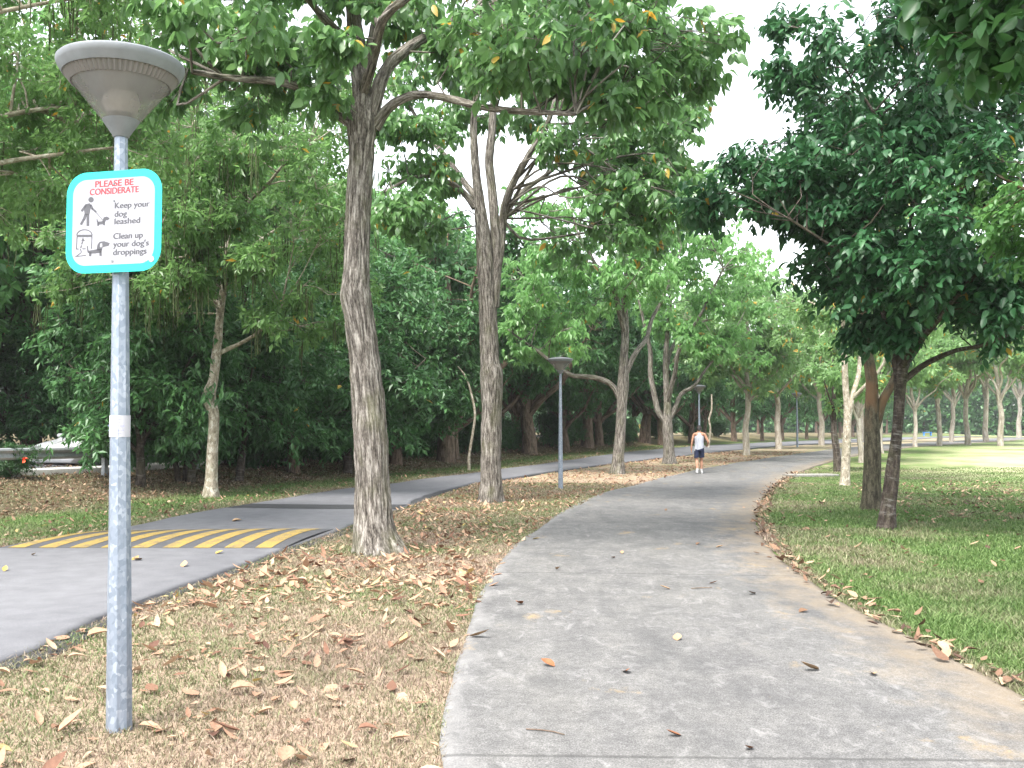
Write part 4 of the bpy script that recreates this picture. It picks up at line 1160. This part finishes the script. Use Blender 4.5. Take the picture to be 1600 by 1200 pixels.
def worn_paint(name, col, under):
    t = NT(name); co = t.n('TexCoord').outputs['Object']
    n1 = t.noise(co, 45, 5, .7); n2 = t.noise(co, 5, 5, .6)
    f = t.math('MULTIPLY', t.step(n1, .34, .5), t.step(t.math('ADD', n2, t.math('MULTIPLY', n1, .5)), .48, .78))
    return t.done(t.bsdf(t.mix(f, under, col), .75, .3, normal=t.bump(n1, .4, .005)))
M['yellow'] = worn_paint('yellow_paint', (.30, .207, .05), (.12, .10, .07)); M['hump'] = asphalt_mat('hump_asphalt', .55)
hump()
V = []; a, c = 20.1, 21.2
for yy in (a, (a + c) / 2, c):
    xl, xr = edge_x(ASL, yy) + .05, edge_x(ASR, yy) - .05
    for i in range(13):
        x = xl + (xr - xl) * i / 12; V.append((x, yy, float(gz(x, yy)) + .040))
i = np.arange(39).reshape(3, 13); q = np.stack([i[:-1, :-1], i[:-1, 1:], i[1:, 1:], i[1:, :-1]], -1).reshape(-1, 4)
tag(obj('road_patch', meshdata('road_patch', V, quads=q), M['asphalt_dark']), kind='structure')

b = at(1268, 744)
conc = plain('precast_concrete', (.24, .23, .21), .9, .2, vary=.25)
root = thing('drain_cover', 'flat pale concrete drain cover at the lawn edge near the mossy trunk', 'drain cover', b, R(12))
for s in (-.42, .42):
    MB().box((s, 0, .03), (.8, .75, .08), .012).build('slab', conc, root)
MB().box((0, .42, .02), (1.75, .07, .07), .01).build('kerb', conc, root)

# ------------------------------------------------------------------ street lamps
M['lamp_metal'] = plain('grey_lamp_metal', (.185, .197, .21), .5, .4, .2, vary=.1)
M['lamp_top'] = plain('lamp_top', (.12, .12, .13), .6, .3, vary=.1)
def lens_mat():
    t = NT('smoky_lens'); co = t.n('TexCoord').outputs['Object']
    n = t.noise(co, 6, 5, .6, (1, 1, .5)); c = t.ramp(n, [(.3, (.33, .325, .32)), (.7, (.42, .415, .41))])
    p = t.bsdf(c, .22, .5); tr = t.n('BsdfTransparent'); tr.inputs[0].default_value = (.80, .76, .73, 1)
    mx = t.n('MixShader'); mx.inputs[0].default_value = .55; t.l(p.outputs[0], mx.inputs[1]); t.l(tr.outputs[0], mx.inputs[2]); return t.done(mx)
M['lens'] = lens_mat(); M['louvre'] = plain('louvre_grey', (.17, .16, .155), .5, .4, vary=.05); M['bulb'] = plain('frosted_bulb', (.36, .35, .33), .4, .5, vary=.05)
def lamp(label, loc, rz):
    r = thing('street_lamp', label, 'street lamp', loc, rz, 'grey post top lamps along the verge')
    pole = MB(); pole.lathe([(.070, -.2), (.070, .0), (.068, .3), (.036, 3.13), (.032, 3.2)], 8, close=True); po = pole.build('pole', M['galv'], r)
    MB().lathe([(.0, 3.13), (.042, 3.135), (.050, 3.15), (.098, 3.220), (.101, 3.226), (.097, 3.229)], 40).build('collar', M['lamp_metal'], r, True)
    MB().lathe([(.099, 3.226), (.108, 3.234), (.262, 3.418)], 64).build('lens', M['lens'], r, True)
    MB().lathe([(.260, 3.416), (.297, 3.463)], 130, zig=.011).build('louvre_ring', M['louvre'], r)
    MB().lathe([(0, 3.25), (.075, 3.26), (.105, 3.32), (.09, 3.37), (0, 3.39)], 32).build('bulb', M['bulb'], r, True)
    hd = MB(); hd.lathe([(.298, 3.464), (.312, 3.462), (.336, 3.500), (.345, 3.522), (.344, 3.534), (.334, 3.543), (.318, 3.548)], 72)
    h = hd.build('rim', M['lamp_metal'], r, True)
    MB().lathe([(.318, 3.548), (.24, 3.568), (.12, 3.585), (.0, 3.59)], 72).build('cap', M['lamp_top'], h, True)
    MB().lathe([(0, .0), (.006, .0), (.006, .006), (0, .006)], 10, (.0, -.062, 3.18)).build('screw', M['lamp_top'], r)
    return r
b = at(186, 1141)
L1 = lamp('nearest galvanised lamp post carrying the dog notice', b, R(11))
L1.rotation_euler = (0, -R(.8), R(11)); L1.scale = (.965, .965, 1.02)
for px, py, lab in [(876, 764, 'plain lamp between the twin stemmed trunk and the trunk with the arching limb'), (1093, 714, 'lamp whose post rises behind the walking man'), (1246, 699, 'farthest small lamp between pale verge trunks')]:
    copy_tree(L1, at(px, py), R(40 + px), 1.0, lab)

# ------------------------------------------------------------------ notice on the lamp post
M['teal'] = plain('teal_border', (.012, .52, .46), .45, .4, vary=.06)
def face_mat():
    t = NT('sign_white'); co = t.n('TexCoord').outputs['Object']
    n = t.noise(co, 9, 5, .6, (8, 1, .35)); n2 = t.noise(co, 5, 4)
    f = t.math('MULTIPLY', t.step(n, .46, .70), t.step(n2, .30, .62))
    return t.done(t.bsdf(t.mix(t.math('MULTIPLY', f, .7), (.285, .285, .315), (.18, .178, .182)), .45, .4))
M['sign_white'] = face_mat(); M['ink'] = plain('dark_ink', (.075, .075, .085), .6, .3, vary=.1); M['red_ink'] = plain('faded_red_ink', (.34, .045, .055), .6, .3, vary=.1)
sgn = thing('dog_notice', 'rounded square white notice with turquoise border on the nearest lamp post', 'sign', (float(b[0]) - .048, float(b[1]) - .078, float(b[2]) + 2.72), R(-14))
U = .001145
def S(X, Y): return ((X - 293) * U * 1.11, -(Y + (X - 293) * .050 - 915) * U)
def rrect(w, h, r, n=10):
    out = []
    for cx, cz, a0 in ((w / 2 - r, h / 2 - r, 0), (-w / 2 + r, h / 2 - r, 90), (-w / 2 + r, -h / 2 + r, 180), (w / 2 - r, -h / 2 + r, 270)):
        for i in range(n + 1):
            a = R(a0 + 90 * i / n); out.append((cx + r * cos(a), cz + r * sin(a)))
    return out
MB().prism(rrect(.585, .55, .12), -.003, .0).build('border', M['teal'], sgn)
MB().prism(rrect(.503, .468, .082), -.005, -.0031).build('face', M['sign_white'], sgn)
MB().box((-.02, .018, .17), (.12, .03, .035), .003).build('bracket', M['galv'], sgn); MB().box((-.02, .018, -.17), (.12, .03, .035), .003).build('bracket', M['galv'], sgn)
MB().prism([(S(296, 817)[0] + .006 * cos(a), S(296, 817)[1] + .006 * sin(a)) for a in np.linspace(0, 2 * pi, 12, endpoint=False)], -.008, -.0051).build('rivet', M['lamp_metal'], sgn)
for zz in (.205, -.215):
    MB().prism([(.0 + .007 * cos(a), zz + .007 * sin(a)) for a in np.linspace(0, 2 * pi, 12, endpoint=False)], -.008, -.0051).build('bolt', M['lamp_metal'], sgn)
cxz = S(480, 1092)
MB().prism([(cxz[0] + .017 * cos(a), cxz[1] + .017 * sin(a)) for a in np.linspace(0, 2 * pi, 24, endpoint=False)], -.0068, -.0052).build('round_mark', M['sign_white'], sgn)

FONT = None
try:
    import os
    fp = os.path.join(bpy.utils.system_resource('DATAFILES'), 'fonts', 'Inter.woff2')
except Exception:
    fp = None
def text_mesh(body, x, z, height, width, mat, parent, align='LEFT', y=-.0053, name='lettering', bold=.0):
    cu = bpy.data.curves.new('lettering', 'FONT'); cu.body = body; cu.size = 1; cu.align_x = align; cu.extrude = .004
    ob = bpy.data.objects.new('tmp', cu); COL.objects.link(ob)
    dg = bpy.context.evaluated_depsgraph_get(); me = bpy.data.meshes.new_from_object(ob.evaluated_get(dg)); 
    bpy.data.objects.remove(ob)
    co = np.zeros(len(me.vertices) * 3, np.float32); me.vertices.foreach_get('co', co); co = co.reshape(-1, 3)
    w = co[:, 0].max() - co[:, 0].min(); hcap = .73
    sx = width / w; sz = height / hcap
    x0 = co[:, 0].min() if align == 'LEFT' else (co[:, 0].max() + co[:, 0].min()) / 2
    V = np.c_[(co[:, 0] - x0) * sx + x, y - co[:, 2] * .05, co[:, 1] * sz + z].astype(np.float32)
    me.vertices.foreach_set('co', V.ravel()); me.update()
    P0 = [list(p.vertices) for p in me.polygons]; m = MB(); bpy.data.meshes.remove(me)
    for k, dx in enumerate((-bold, bold) if bold else (0,)):
        m.add(V + np.array([dx, -.00012 * k, .4 * dx]), P0)
    return m.build(name, mat, parent)
for body, X0, X1, Yb, Hc, m in [('PLEASE BE', 204, 388, 754, 31, 'red_ink'), ('CONSIDERATE', 178, 414, 790, 31, 'red_ink'), ('Keep your', 301, 467, 854, 29, 'ink'), ('dog', 301, 359, 894, 29, 'ink'), ('leashed', 301, 423, 929, 29, 'ink'),
                                ('Clean up', 297, 437, 999, 29, 'ink'), ("your dog's", 297, 466, 1037, 29, 'ink'), ('droppings', 297, 456, 1075, 29, 'ink')]:
    xm = (X0 + X1) / 2; zb = S(X0 + 4, Yb)[1] if X0 > 290 else S(xm, Yb - 6)[1]
    text_mesh(body, S(X0, Yb)[0], zb, Hc * U, (X1 - X0) * U * 1.11, M[m], sgn, bold=.0019)
def picto(name, polys):
    m = MB()
    for p in polys: m.prism([S(*q) for q in p], -.0060, -.0052)
    return m.build(name, M['ink'], sgn)
circ = lambda X, Y, r, n=18: [(X + r * cos(a), Y + r * sin(a)) for a in np.linspace(0, 2 * pi, n, endpoint=False)]
def bar(a, b_, w):
    (x0, y0), (x1, y1) = a, b_; l = math.hypot(x1 - x0, y1 - y0); nx, ny = -(y1 - y0) / l * w / 2, (x1 - x0) / l * w / 2
    return [(x0 + nx, y0 + ny), (x1 + nx, y1 + ny), (x1 - nx, y1 - ny), (x0 - nx, y0 - ny)]
picto('walker_symbol', [circ(184, 811, 13), [(158, 832), (178, 828), (186, 838), (176, 884), (155, 884), (150, 858)], bar((160, 836), (138, 866), 10), bar((182, 836), (192, 856), 11), bar((190, 853), (210, 870), 9), bar((170, 880), (171, 936), 13), bar((160, 880), (150, 908), 13), bar((151, 903), (136, 930), 11)])
picto('small_dog_symbol', [bar((210, 872), (242, 908), 2.5), [(217, 908), (222, 916), (246, 914), (248, 928), (219, 930)], bar((221, 922), (221, 936), 8), bar((250, 916), (250, 933), 8), [(240, 918), (248, 896), (262, 892), (277, 899), (270, 908), (258, 910), (254, 920)], bar((217, 920), (215, 904), 4)])
arch = [(155 + 38 * cos(a), 982 - 28 * sin(a)) for a in np.linspace(0, pi, 16)]
picto('bin_symbol', [bar(arch[i], arch[i + 1], 4) for i in range(15)] + [[(118, 978), (192, 978), (192, 989), (118, 989)], bar((119, 985), (117, 1048), 4), bar((192, 985), (191, 1045), 4), bar((117, 1046), (128, 1046), 4)])
picto('arrow_symbol', [[(148, 992), (158, 1008), (140, 1008)], bar((146, 1010), (142, 1024), 5), bar((141, 1028), (138, 1042), 5), bar((146, 1045), (162, 1045), 4), bar((136, 1046), (142, 1062), 4), bar((112, 1082), (165, 1076), 3), bar((118, 1080), (140, 1064), 3)])
picto('large_dog_symbol', [[(172, 1050), (180, 1054), (226, 1046), (240, 1048), (238, 1064), (182, 1068), (172, 1062)], bar((174, 1056), (170, 1032), 5), bar((186, 1062), (185, 1080), 11), bar((235, 1056), (236, 1078), 10), [(216, 1052), (220, 1026), (230, 1012), (252, 1009), (279, 1018), (274, 1030), (256, 1034), (244, 1038), (242, 1054)]])
m_ = MB(); m_.prism([S(X, Y) for X, Y in [(234, 1020), (243, 1018), (245, 1034), (238, 1040), (232, 1034)]], -.0066, -.0061); m_.build('dog_ear', M['sign_white'], sgn)

# small paper sticker wrapped on the post
zc = float(b[2]) + 1.62
root = thing('paper_sticker', 'small white paper sticker with a phone number on the nearest lamp post', 'sticker', (float(b[0]) - .0228, float(b[1]), 0))
paper = plain('paper', (.40, .40, .43), .7, .2, vary=.03); blue = plain('blue_ink', (.20, .21, .36), .7, .2, vary=.1)
m = MB(); rr = .0555
ring = lambda z: [(rr * cos(a), rr * sin(a), z) for a in np.linspace(R(180), R(360), 17)]
m.loft([ring(zc - .058), ring(zc + .058)], cap=False, closed=False); m.build('paper', paper, root, True)
tx = text_mesh('96-4717 586', 0, zc - .004, .0115, .088, blue, root, align='CENTER', y=-.0565)
for dz, w in ((.036, .058), (.020, .045), (-.022, .086), (-.040, .060)):
    mm = MB(); k = int(w / .008)
    for i in range(k):
        xx = -w / 2 + (i + .5) * w / k; mm.box((xx, -.0568, zc + dz), (.0055, .0004, .003))
    mm.build('small_print', blue, root)

# ------------------------------------------------------------------ guardrail, expressway, car
DX = .30
def railpt(y, off=0.0): return np.array([-11.3 + DX * (y - 25) - off, y])
tl = np.array([railpt(y, 11.5) for y in (-40, 0, 30, 60, 100)]); tr2 = np.array([railpt(y, .9) for y in (-40, 0, 30, 60, 100)])
M['far_asphalt'] = asphalt_mat('expressway_asphalt', 1.1)
ex = build_strip('expressway', tl, tr2, M['far_asphalt'], .05, n=120, across=6, rag=0)
k1 = np.array([railpt(y, .90) for y in (-40, 0, 30, 60, 100)]); k2 = np.array([railpt(y, .55) for y in (-40, 0, 30, 60, 100)])
build_strip('expressway_kerb', k1, k2, plain('kerb_concrete', (.60, .59, .56), .9, .2, vary=.15), .14, n=120, across=3, rag=0, side=.25)
gr = thing('guardrail', 'grey corrugated steel guardrail beside the expressway behind the lamp post', 'guardrail', (0, 0, 0))
m = MB(); rings = []
prof = [(0, .75), (.05, .735), (.07, .69), (.05, .65), (.01, .62), (.01, .60), (.05, .57), (.07, .53), (.05, .485), (0, .47)]
ys = list(np.arange(14, 70, 2.0))
for y in ys:
    p = railpt(y); z = float(gz(p[0], p[1])); rings.append([(p[0] + a * .96, p[1] - a * .28, z + h) for a, h in prof])
m.loft(rings, cap=False, closed=False); M['rail'] = plain('rail_steel', (.40, .42, .44), .5, .4, .3, vary=.15); m.build('beam', M['rail'], gr, True)
pm = None
for y in np.arange(14.7, 60, 4.0):
    p = railpt(y, .07); z = float(gz(p[0], p[1]))
    if pm is None:
        pm = MB().box((0, 0, .35), (.11, .16, .95), .01).build('post', M['rail'], gr).data; po = gr.children[-1]
    else:
        po = obj('post', pm, M['rail'], gr)
    po.location = (p[0], p[1], z); po.rotation_euler = (0, 0, -.29)
b2 = at(247, 722)
m = MB(); m.lathe([(.13, -.05), (.12, .0), (.11, .55), (.08, .62), (0, .64)], 14); o = m.build('marker_post', plain('white_post_paint', (.62, .62, .64), .6, .3), None, True); o.location = [float(v) for v in b2]
tag(o, 'stubby whitish post under the bushy trees on the bank', 'post')

def car():
    p = railpt(30.6, 2.9); z = float(gz(p[0], p[1])) - .12
    ang = math.atan2(-1, -DX)
    root = thing('white_car', 'white saloon car passing behind the guardrail', 'car', (p[0], p[1], z), ang)
    white = plain('white_car_paint', (.82, .82, .84), .25, .5, vary=.02); glass = plain('dark_glass', (.02, .025, .03), .08, .6); rub = plain('tyre_rubber', (.02, .02, .02), .8, .2); rim_ = plain('alloy_rim', (.5, .5, .52), .3, .5, .6)
    def ring(x, w, z0, z1, k=.12):
        w2 = w / 2; return [(x, -w2 + k, z0), (x, w2 - k, z0), (x, w2, z0 + k), (x, w2 * 1.0, z1 - k * 1.6), (x, w2 - k * 1.2, z1), (x, -w2 + k * 1.2, z1), (x, -w2, z1 - k * 1.6), (x, -w2, z0 + k)]
    st = [(2.22, 1.30, .30, .58), (2.15, 1.55, .24, .68), (1.9, 1.68, .2, .76), (1.5, 1.72, .2, .83), (1.0, 1.74, .2, .91), (.3, 1.75, .2, .95), (-1.0, 1.75, .2, .96), (-1.7, 1.72, .2, .98), (-2.05, 1.62, .24, .96), (-2.2, 1.45, .32, .86)]
    MB().loft([ring(*s) for s in st]).build('body', white, root, True)
    cab = [(1.05, 1.46, .90, .905), (.45, 1.36, .93, 1.28), (.15, 1.28, .94, 1.41), (-.5, 1.26, .94, 1.45), (-1.1, 1.28, .95, 1.38), (-1.75, 1.44, .96, .99)]
    def cring(x, w, z0, z1):
        h = max(z1 - z0, .01); return [(x, -.80, z0), (x, .80, z0), (x, w / 2, z0 + h * .85), (x, w / 2 - .12, z1), (x, -w / 2 + .12, z1), (x, -w / 2, z0 + h * .85)]
    MB().loft([cring(*c) for c in cab]).build('roof', white, root, True)
    gl = MB(); gl.add([(1.02, -.66, .93), (1.02, .66, .93), (.25, .56, 1.385), (.25, -.56, 1.385)], [[0, 1, 2, 3]]); 
    o = gl.build('windscreen', glass, root); o.location = (.03, 0, .02)
    for s in (-1, 1):
        MB().prism([(.78, .98), (.18, 1.34), (-.95, 1.34), (-1.45, .99)], s * .705, s * .83).build('side_window', glass, root)
        MB().box((.75, s * .93, 1.0), (.12, .18, .12), .03).build('mirror', white, root)
        MB().box((2.12, s * .58, .64), (.16, .34, .12), .04).build('headlight', rim_, root)
        for x in (1.35, -1.3):
            w = thing.__globals__['bpy'].data.objects.new('wheel', None); link(w); w.parent = root; w.location = (x, s * .80, .30); w.rotation_euler = (R(90), 0, 0)
            MB().lathe([(.20, -.09), (.28, -.10), (.31, -.06), (.31, .06), (.28, .10), (.20, .09)], 28).build('tyre', rub, w, True)
            MB().lathe([(0, s * -.095), (.06, s * -.1), (.20, s * -.08)], 20).build('rim', rim_, w, True)
car()

# blue bench far along the path
b3 = at(1449, 681); b3 = np.array([b3[0], b3[1], float(gz(b3[0], b3[1]))])
blu = plain('blue_paint', (.05, .22, .62), .5, .4)
br = thing('blue_bench', 'small blue bench far away under the trees beside the road', 'bench', b3, R(15))
MB().box((0, 0, .62), (1.7, .45, .09), .02).build('seat', blu, br)
for s in (-.7, .7): MB().box((s, 0, .29), (.10, .4, .57), .02).build('leg', blu, br)


# ------------------------------------------------------------------ walking man
def person():
    b = at(1093, 741)
    root = thing('person', 'man in a loose white singlet and navy shorts walking away along the concrete path', 'person', (b[0], b[1], b[2] + .022), R(-6))
    sk = NT('skin'); co = sk.n('TexCoord').outputs['Object']; sk_m = sk.done(sk.bsdf(sk.ramp(sk.noise(co, 9, 4), [(.3, (.33, .165, .10)), (.7, (.43, .23, .15))]), .55, .35))
    J = {}; E = []; 
    def j(n, p, r, parent=None):
        J[n] = (len(J), p, r)
        if parent: E.append((J[parent][0], J[n][0]))
    j('pelvis', (0, 0, .94), (.13, .095)); j('spine', (0, -.005, 1.10), (.115, .085), 'pelvis'); j('chest', (0, .005, 1.27), (.145, .10), 'spine'); j('collar', (0, 0, 1.41), (.10, .07), 'chest')
    j('neck', (0, .015, 1.49), (.052, .055), 'collar'); j('jaw', (0, .04, 1.555), (.062, .072), 'neck'); j('brow', (0, .035, 1.635), (.074, .09), 'jaw'); j('vertex', (0, .03, 1.69), (.05, .065), 'brow'); j('nose', (0, .125, 1.585), (.014, .014), 'jaw')
    for s, t in ((-1, 'l'), (1, 'r')):
        j('ear' + t, (s * .078, .02, 1.60), (.016, .02), 'brow')
        j('sh' + t, (s * .185, 0, 1.395), (.056, .058), 'collar')
        if s < 0:
            el, wr = (-.255, -.03, 1.13), (-.275, .03, .88); hd = (-.272, .045, .82); fd = np.array([0, .12, -1.]); 
        else:
            el, wr = (.315, -.05, 1.12), (.30, .17, 1.0); hd = (.285, .235, .985); fd = np.array([-.2, 1, -.25])
        j('ua' + t, tuple((np.array((s * .185, 0, 1.395)) * .45 + np.array(el) * .55)), (.046, .046), 'sh' + t)
        j('el' + t, el, (.037, .037), 'ua' + t); j('fa' + t, tuple(np.array(el) * .6 + np.array(wr) * .4), (.038, .038), 'el' + t); j('wr' + t, wr, (.024, .029), 'fa' + t); j('hd' + t, hd, (.018, .038), 'wr' + t)
        fd = fd / np.linalg.norm(fd); lat = np.array([0, 1, 0]) if s < 0 else np.array([0, 0, 1.])
        for i, l in enumerate((.065, .078, .07, .052)):
            p0 = np.array(hd) + fd * .03 + lat * (.026 - i * .017); p1 = p0 + fd * l * .55; p2 = p1 + fd * l * .4 + np.array([-s * .018, 0, -.004])
            j(f'f{i}{t}', tuple(p0), (.009, .009), 'hd' + t); j(f'g{i}{t}', tuple(p1), (.0085, .0085), f'f{i}{t}'); j(f'h{i}{t}', tuple(p2), (.007, .007), f'g{i}{t}')
        p0 = np.array(wr) * .4 + np.array(hd) * .6 + lat * .04; j('t0' + t, tuple(p0), (.011, .011), 'hd' + t); j('t1' + t, tuple(p0 + fd * .035 + lat * .012), (.009, .009), 't0' + t)
        hip = (s * .085, 0, .90)
        kn, an = ((-.09, .02, .50), (-.085, -.13, .115)) if s < 0 else ((.085, .14, .51), (.08, .13, .09))
        j('hip' + t, hip, (.088, .092), 'pelvis'); j('th' + t, tuple(np.array(hip) * .5 + np.array(kn) * .5), (.078, .08), 'hip' + t); j('kn' + t, kn, (.054, .056), 'th' + t)
        j('ca' + t, tuple(np.array(kn) * .65 + np.array(an) * .35 + [0, -.02, 0]), (.056, .058), 'kn' + t); j('an' + t, an, (.033, .036), 'ca' + t)
        tz = -.05 if s < 0 else -.055
        j('fo' + t, (an[0] + s * .01, an[1] + .07, an[2] + tz), (.036, .028), 'an' + t); j('to' + t, (an[0] + s * .015, an[1] + .15, an[2] + tz - .01), (.034, .02), 'fo' + t)
    me = bpy.data.meshes.new('body'); me.from_pydata([v[1] for v in J.values()], E, [])
    ob = bpy.data.objects.new('tmp', me); COL.objects.link(ob)
    ob.modifiers.new('Skin', 'SKIN'); sub = ob.modifiers.new('Sub', 'SUBSURF'); sub.levels = 2; sub.render_levels = 2
    for (i, p, r) in J.values():
        sv = me.skin_vertices[0].data[i]; sv.radius = r; sv.use_root = (i == 0)
    dg = bpy.context.evaluated_depsgraph_get(); bm_ = bpy.data.meshes.new_from_object(ob.evaluated_get(dg)); bpy.data.objects.remove(ob)
    bm_.name = 'body'; bm_.materials.clear(); bm_.polygons.foreach_set('use_smooth', np.ones(len(bm_.polygons), bool))
    obj('body', bm_, sk_m, root)
    cloth = NT('white_singlet'); co = cloth.n('TexCoord').outputs['Object']; nz = cloth.noise(co, 7, 4, .5, (1.6, 1.6, .6)); cl = cloth.done(cloth.bsdf(cloth.ramp(nz, [(.3, (.27, .285, .33)), (.7, (.42, .435, .48))]), .85, .2, normal=cloth.bump(nz, .8, .03)))
    def ell(cx, cy, z, a, b_, tilt=0, n=22): return [(cx + a * cos(t), cy + b_ * sin(t), z + tilt * cos(t)) for t in np.linspace(0, 2 * pi, n, endpoint=False)]
    m = MB(); m.loft([ell(-.01, -.01, .86, .172, .128, .055), ell(0, -.01, .98, .166, .125, .02), ell(0, -.01, 1.10, .155, .116), ell(0, 0, 1.22, .165, .120), ell(0, 0, 1.30, .165, .118), ell(0, 0, 1.36, .125, .100), ell(0, .0, 1.43, .105, .078), ell(0, .005, 1.462, .082, .064)], cap=False)
    m.build('singlet', cl, root, True)
    navy = plain('navy_cloth', (.022, .028, .06), .85, .2, vary=.2)
    m = MB(); m.loft([ell(0, 0, .99, .150, .115), ell(0, 0, .92, .162, .128), ell(0, 0, .82, .170, .135), ell(0, .01, .80, .168, .13)], cap=False)
    for s in (-1, 1):
        ky = .02 if s < 0 else .12
        m.loft([ell(s * .085, .0, .86, .086, .128, 0, 18), ell(s * .09, ky * .4, .70, .093, .110, 0, 18), ell(s * .092, ky * .75, .56, .094, .104, .01, 18)], cap=False)
    m.build('shorts', navy, root, True)
    hair = plain('black_hair', (.012, .010, .009), .55, .35, vary=.3)
    m = MB(); rings = []
    for k in range(9):
        ph = pi * .5 * k / 8; z = 1.60 + .118 * sin(ph)
        rings.append([(.092 * cos(ph) * cos(t), .028 + .108 * cos(ph) * sin(t), z - (.075 * max(0, -sin(t)) * (1 - k / 8)) + (.035 * max(0, sin(t)) * (1 - k / 8))) for t in np.linspace(0, 2 * pi, 26, endpoint=False)])
    m.loft(rings, cap=False); m.build('hair', hair, root, True)
    shoe = plain('white_shoe', (.42, .42, .42), .6, .3, vary=.08)
    for s, an in ((-1, (-.085, -.13, .115)), (1, (.08, .13, .09))):
        dz = an[2] - .09
        m = MB(); m.loft([ell(an[0], an[1] + .0, .165 + dz, .042, .046, 0, 16), ell(an[0], an[1], .10 + dz, .046, .052, 0, 16)], cap=False); m.build('sock', shoe, root, True)
        m = MB(); rings = []
        for yy, w, h in [(-.075, .022, .05), (-.06, .038, .085), (0, .044, .105), (.06, .046, .085), (.12, .05, .06), (.175, .042, .045), (.20, .02, .03)]:
            rings.append([(an[0] + s * .012 + w * cos(t), an[1] + yy, max(0, h * .5 + h * .5 * sin(t)) + dz + .002) for t in np.linspace(0, 2 * pi, 14, endpoint=False)])
        m.loft(rings); m.build('shoe', shoe, root, True)
person()

# ------------------------------------------------------------------ light, sky, camera
hz = MB().box((0, 300, 12.4), (960, 800, 27.2))
hm = NT('haze_air'); pv = hm.n('VolumePrincipled'); pv.inputs['Color'].default_value = (.93, .95, .97, 1); pv.inputs['Density'].default_value = .0004; pv.inputs['Anisotropy'].default_value = .2
hm.l(pv.outputs[0], hm.out.inputs['Volume'])
tag(hz.build('haze', hm.m), 'thin pale haze over the park', 'haze', kind='stuff')
w = bpy.data.worlds.new('World'); SC.world = w; w.use_nodes = True
nt = w.node_tree; bg = nt.nodes['Background']
sky = nt.nodes.new('ShaderNodeTexSky'); sky.sky_type = 'NISHITA'; sky.sun_disc = False
SUN_EL, SUN_AZ = R(58), R(215)      # azimuth from +Y clockwise: behind the camera, over the left shoulder
sky.sun_elevation = SUN_EL; sky.sun_rotation = SUN_AZ; sky.dust_density = 1.5; sky.air_density = 1.2; sky.ozone_density = 1.0
hs = nt.nodes.new('ShaderNodeHueSaturation'); hs.inputs['Saturation'].default_value = .25
nt.links.new(sky.outputs[0], hs.inputs['Color']); nt.links.new(hs.outputs[0], bg.inputs['Color']); bg.inputs['Strength'].default_value = .15
sl = bpy.data.lights.new('sun', 'SUN'); sl.energy = 2.2; sl.angle = R(22); sl.color = (1, .96, .9)
so = link(bpy.data.objects.new('sun', sl))
import mathutils
sd = mathutils.Vector((sin(SUN_AZ) * cos(SUN_EL), cos(SUN_AZ) * cos(SUN_EL), sin(SUN_EL)))
so.rotation_euler = sd.to_track_quat('Z', 'Y').to_euler(); so.location = (0, 0, 40)

cam = bpy.data.cameras.new('camera'); cam.sensor_width = 36; cam.lens = 36 * F / 1600; cam.clip_end = 2000; cam.clip_start = .05
co_ = link(bpy.data.objects.new('camera', cam)); co_.location = (0, 0, CAMZ); co_.rotation_euler = (R(90) + PITCH, 0, 0)
SC.camera = co_
SC.view_settings.view_transform = 'Standard'; SC.view_settings.look = 'None'; SC.view_settings.gamma = 1.0
SC.view_settings.exposure = 2.1
SC.cycles.use_denoising = True
SC.cycles.max_bounces = 6; SC.cycles.diffuse_bounces = 3; SC.cycles.glossy_bounces = 2; SC.cycles.transmission_bounces = 3; SC.cycles.transparent_max_bounces = 8
SC.cycles.caustics_reflective = False; SC.cycles.caustics_refractive = False
SC.cycles.sample_clamp_indirect = 6
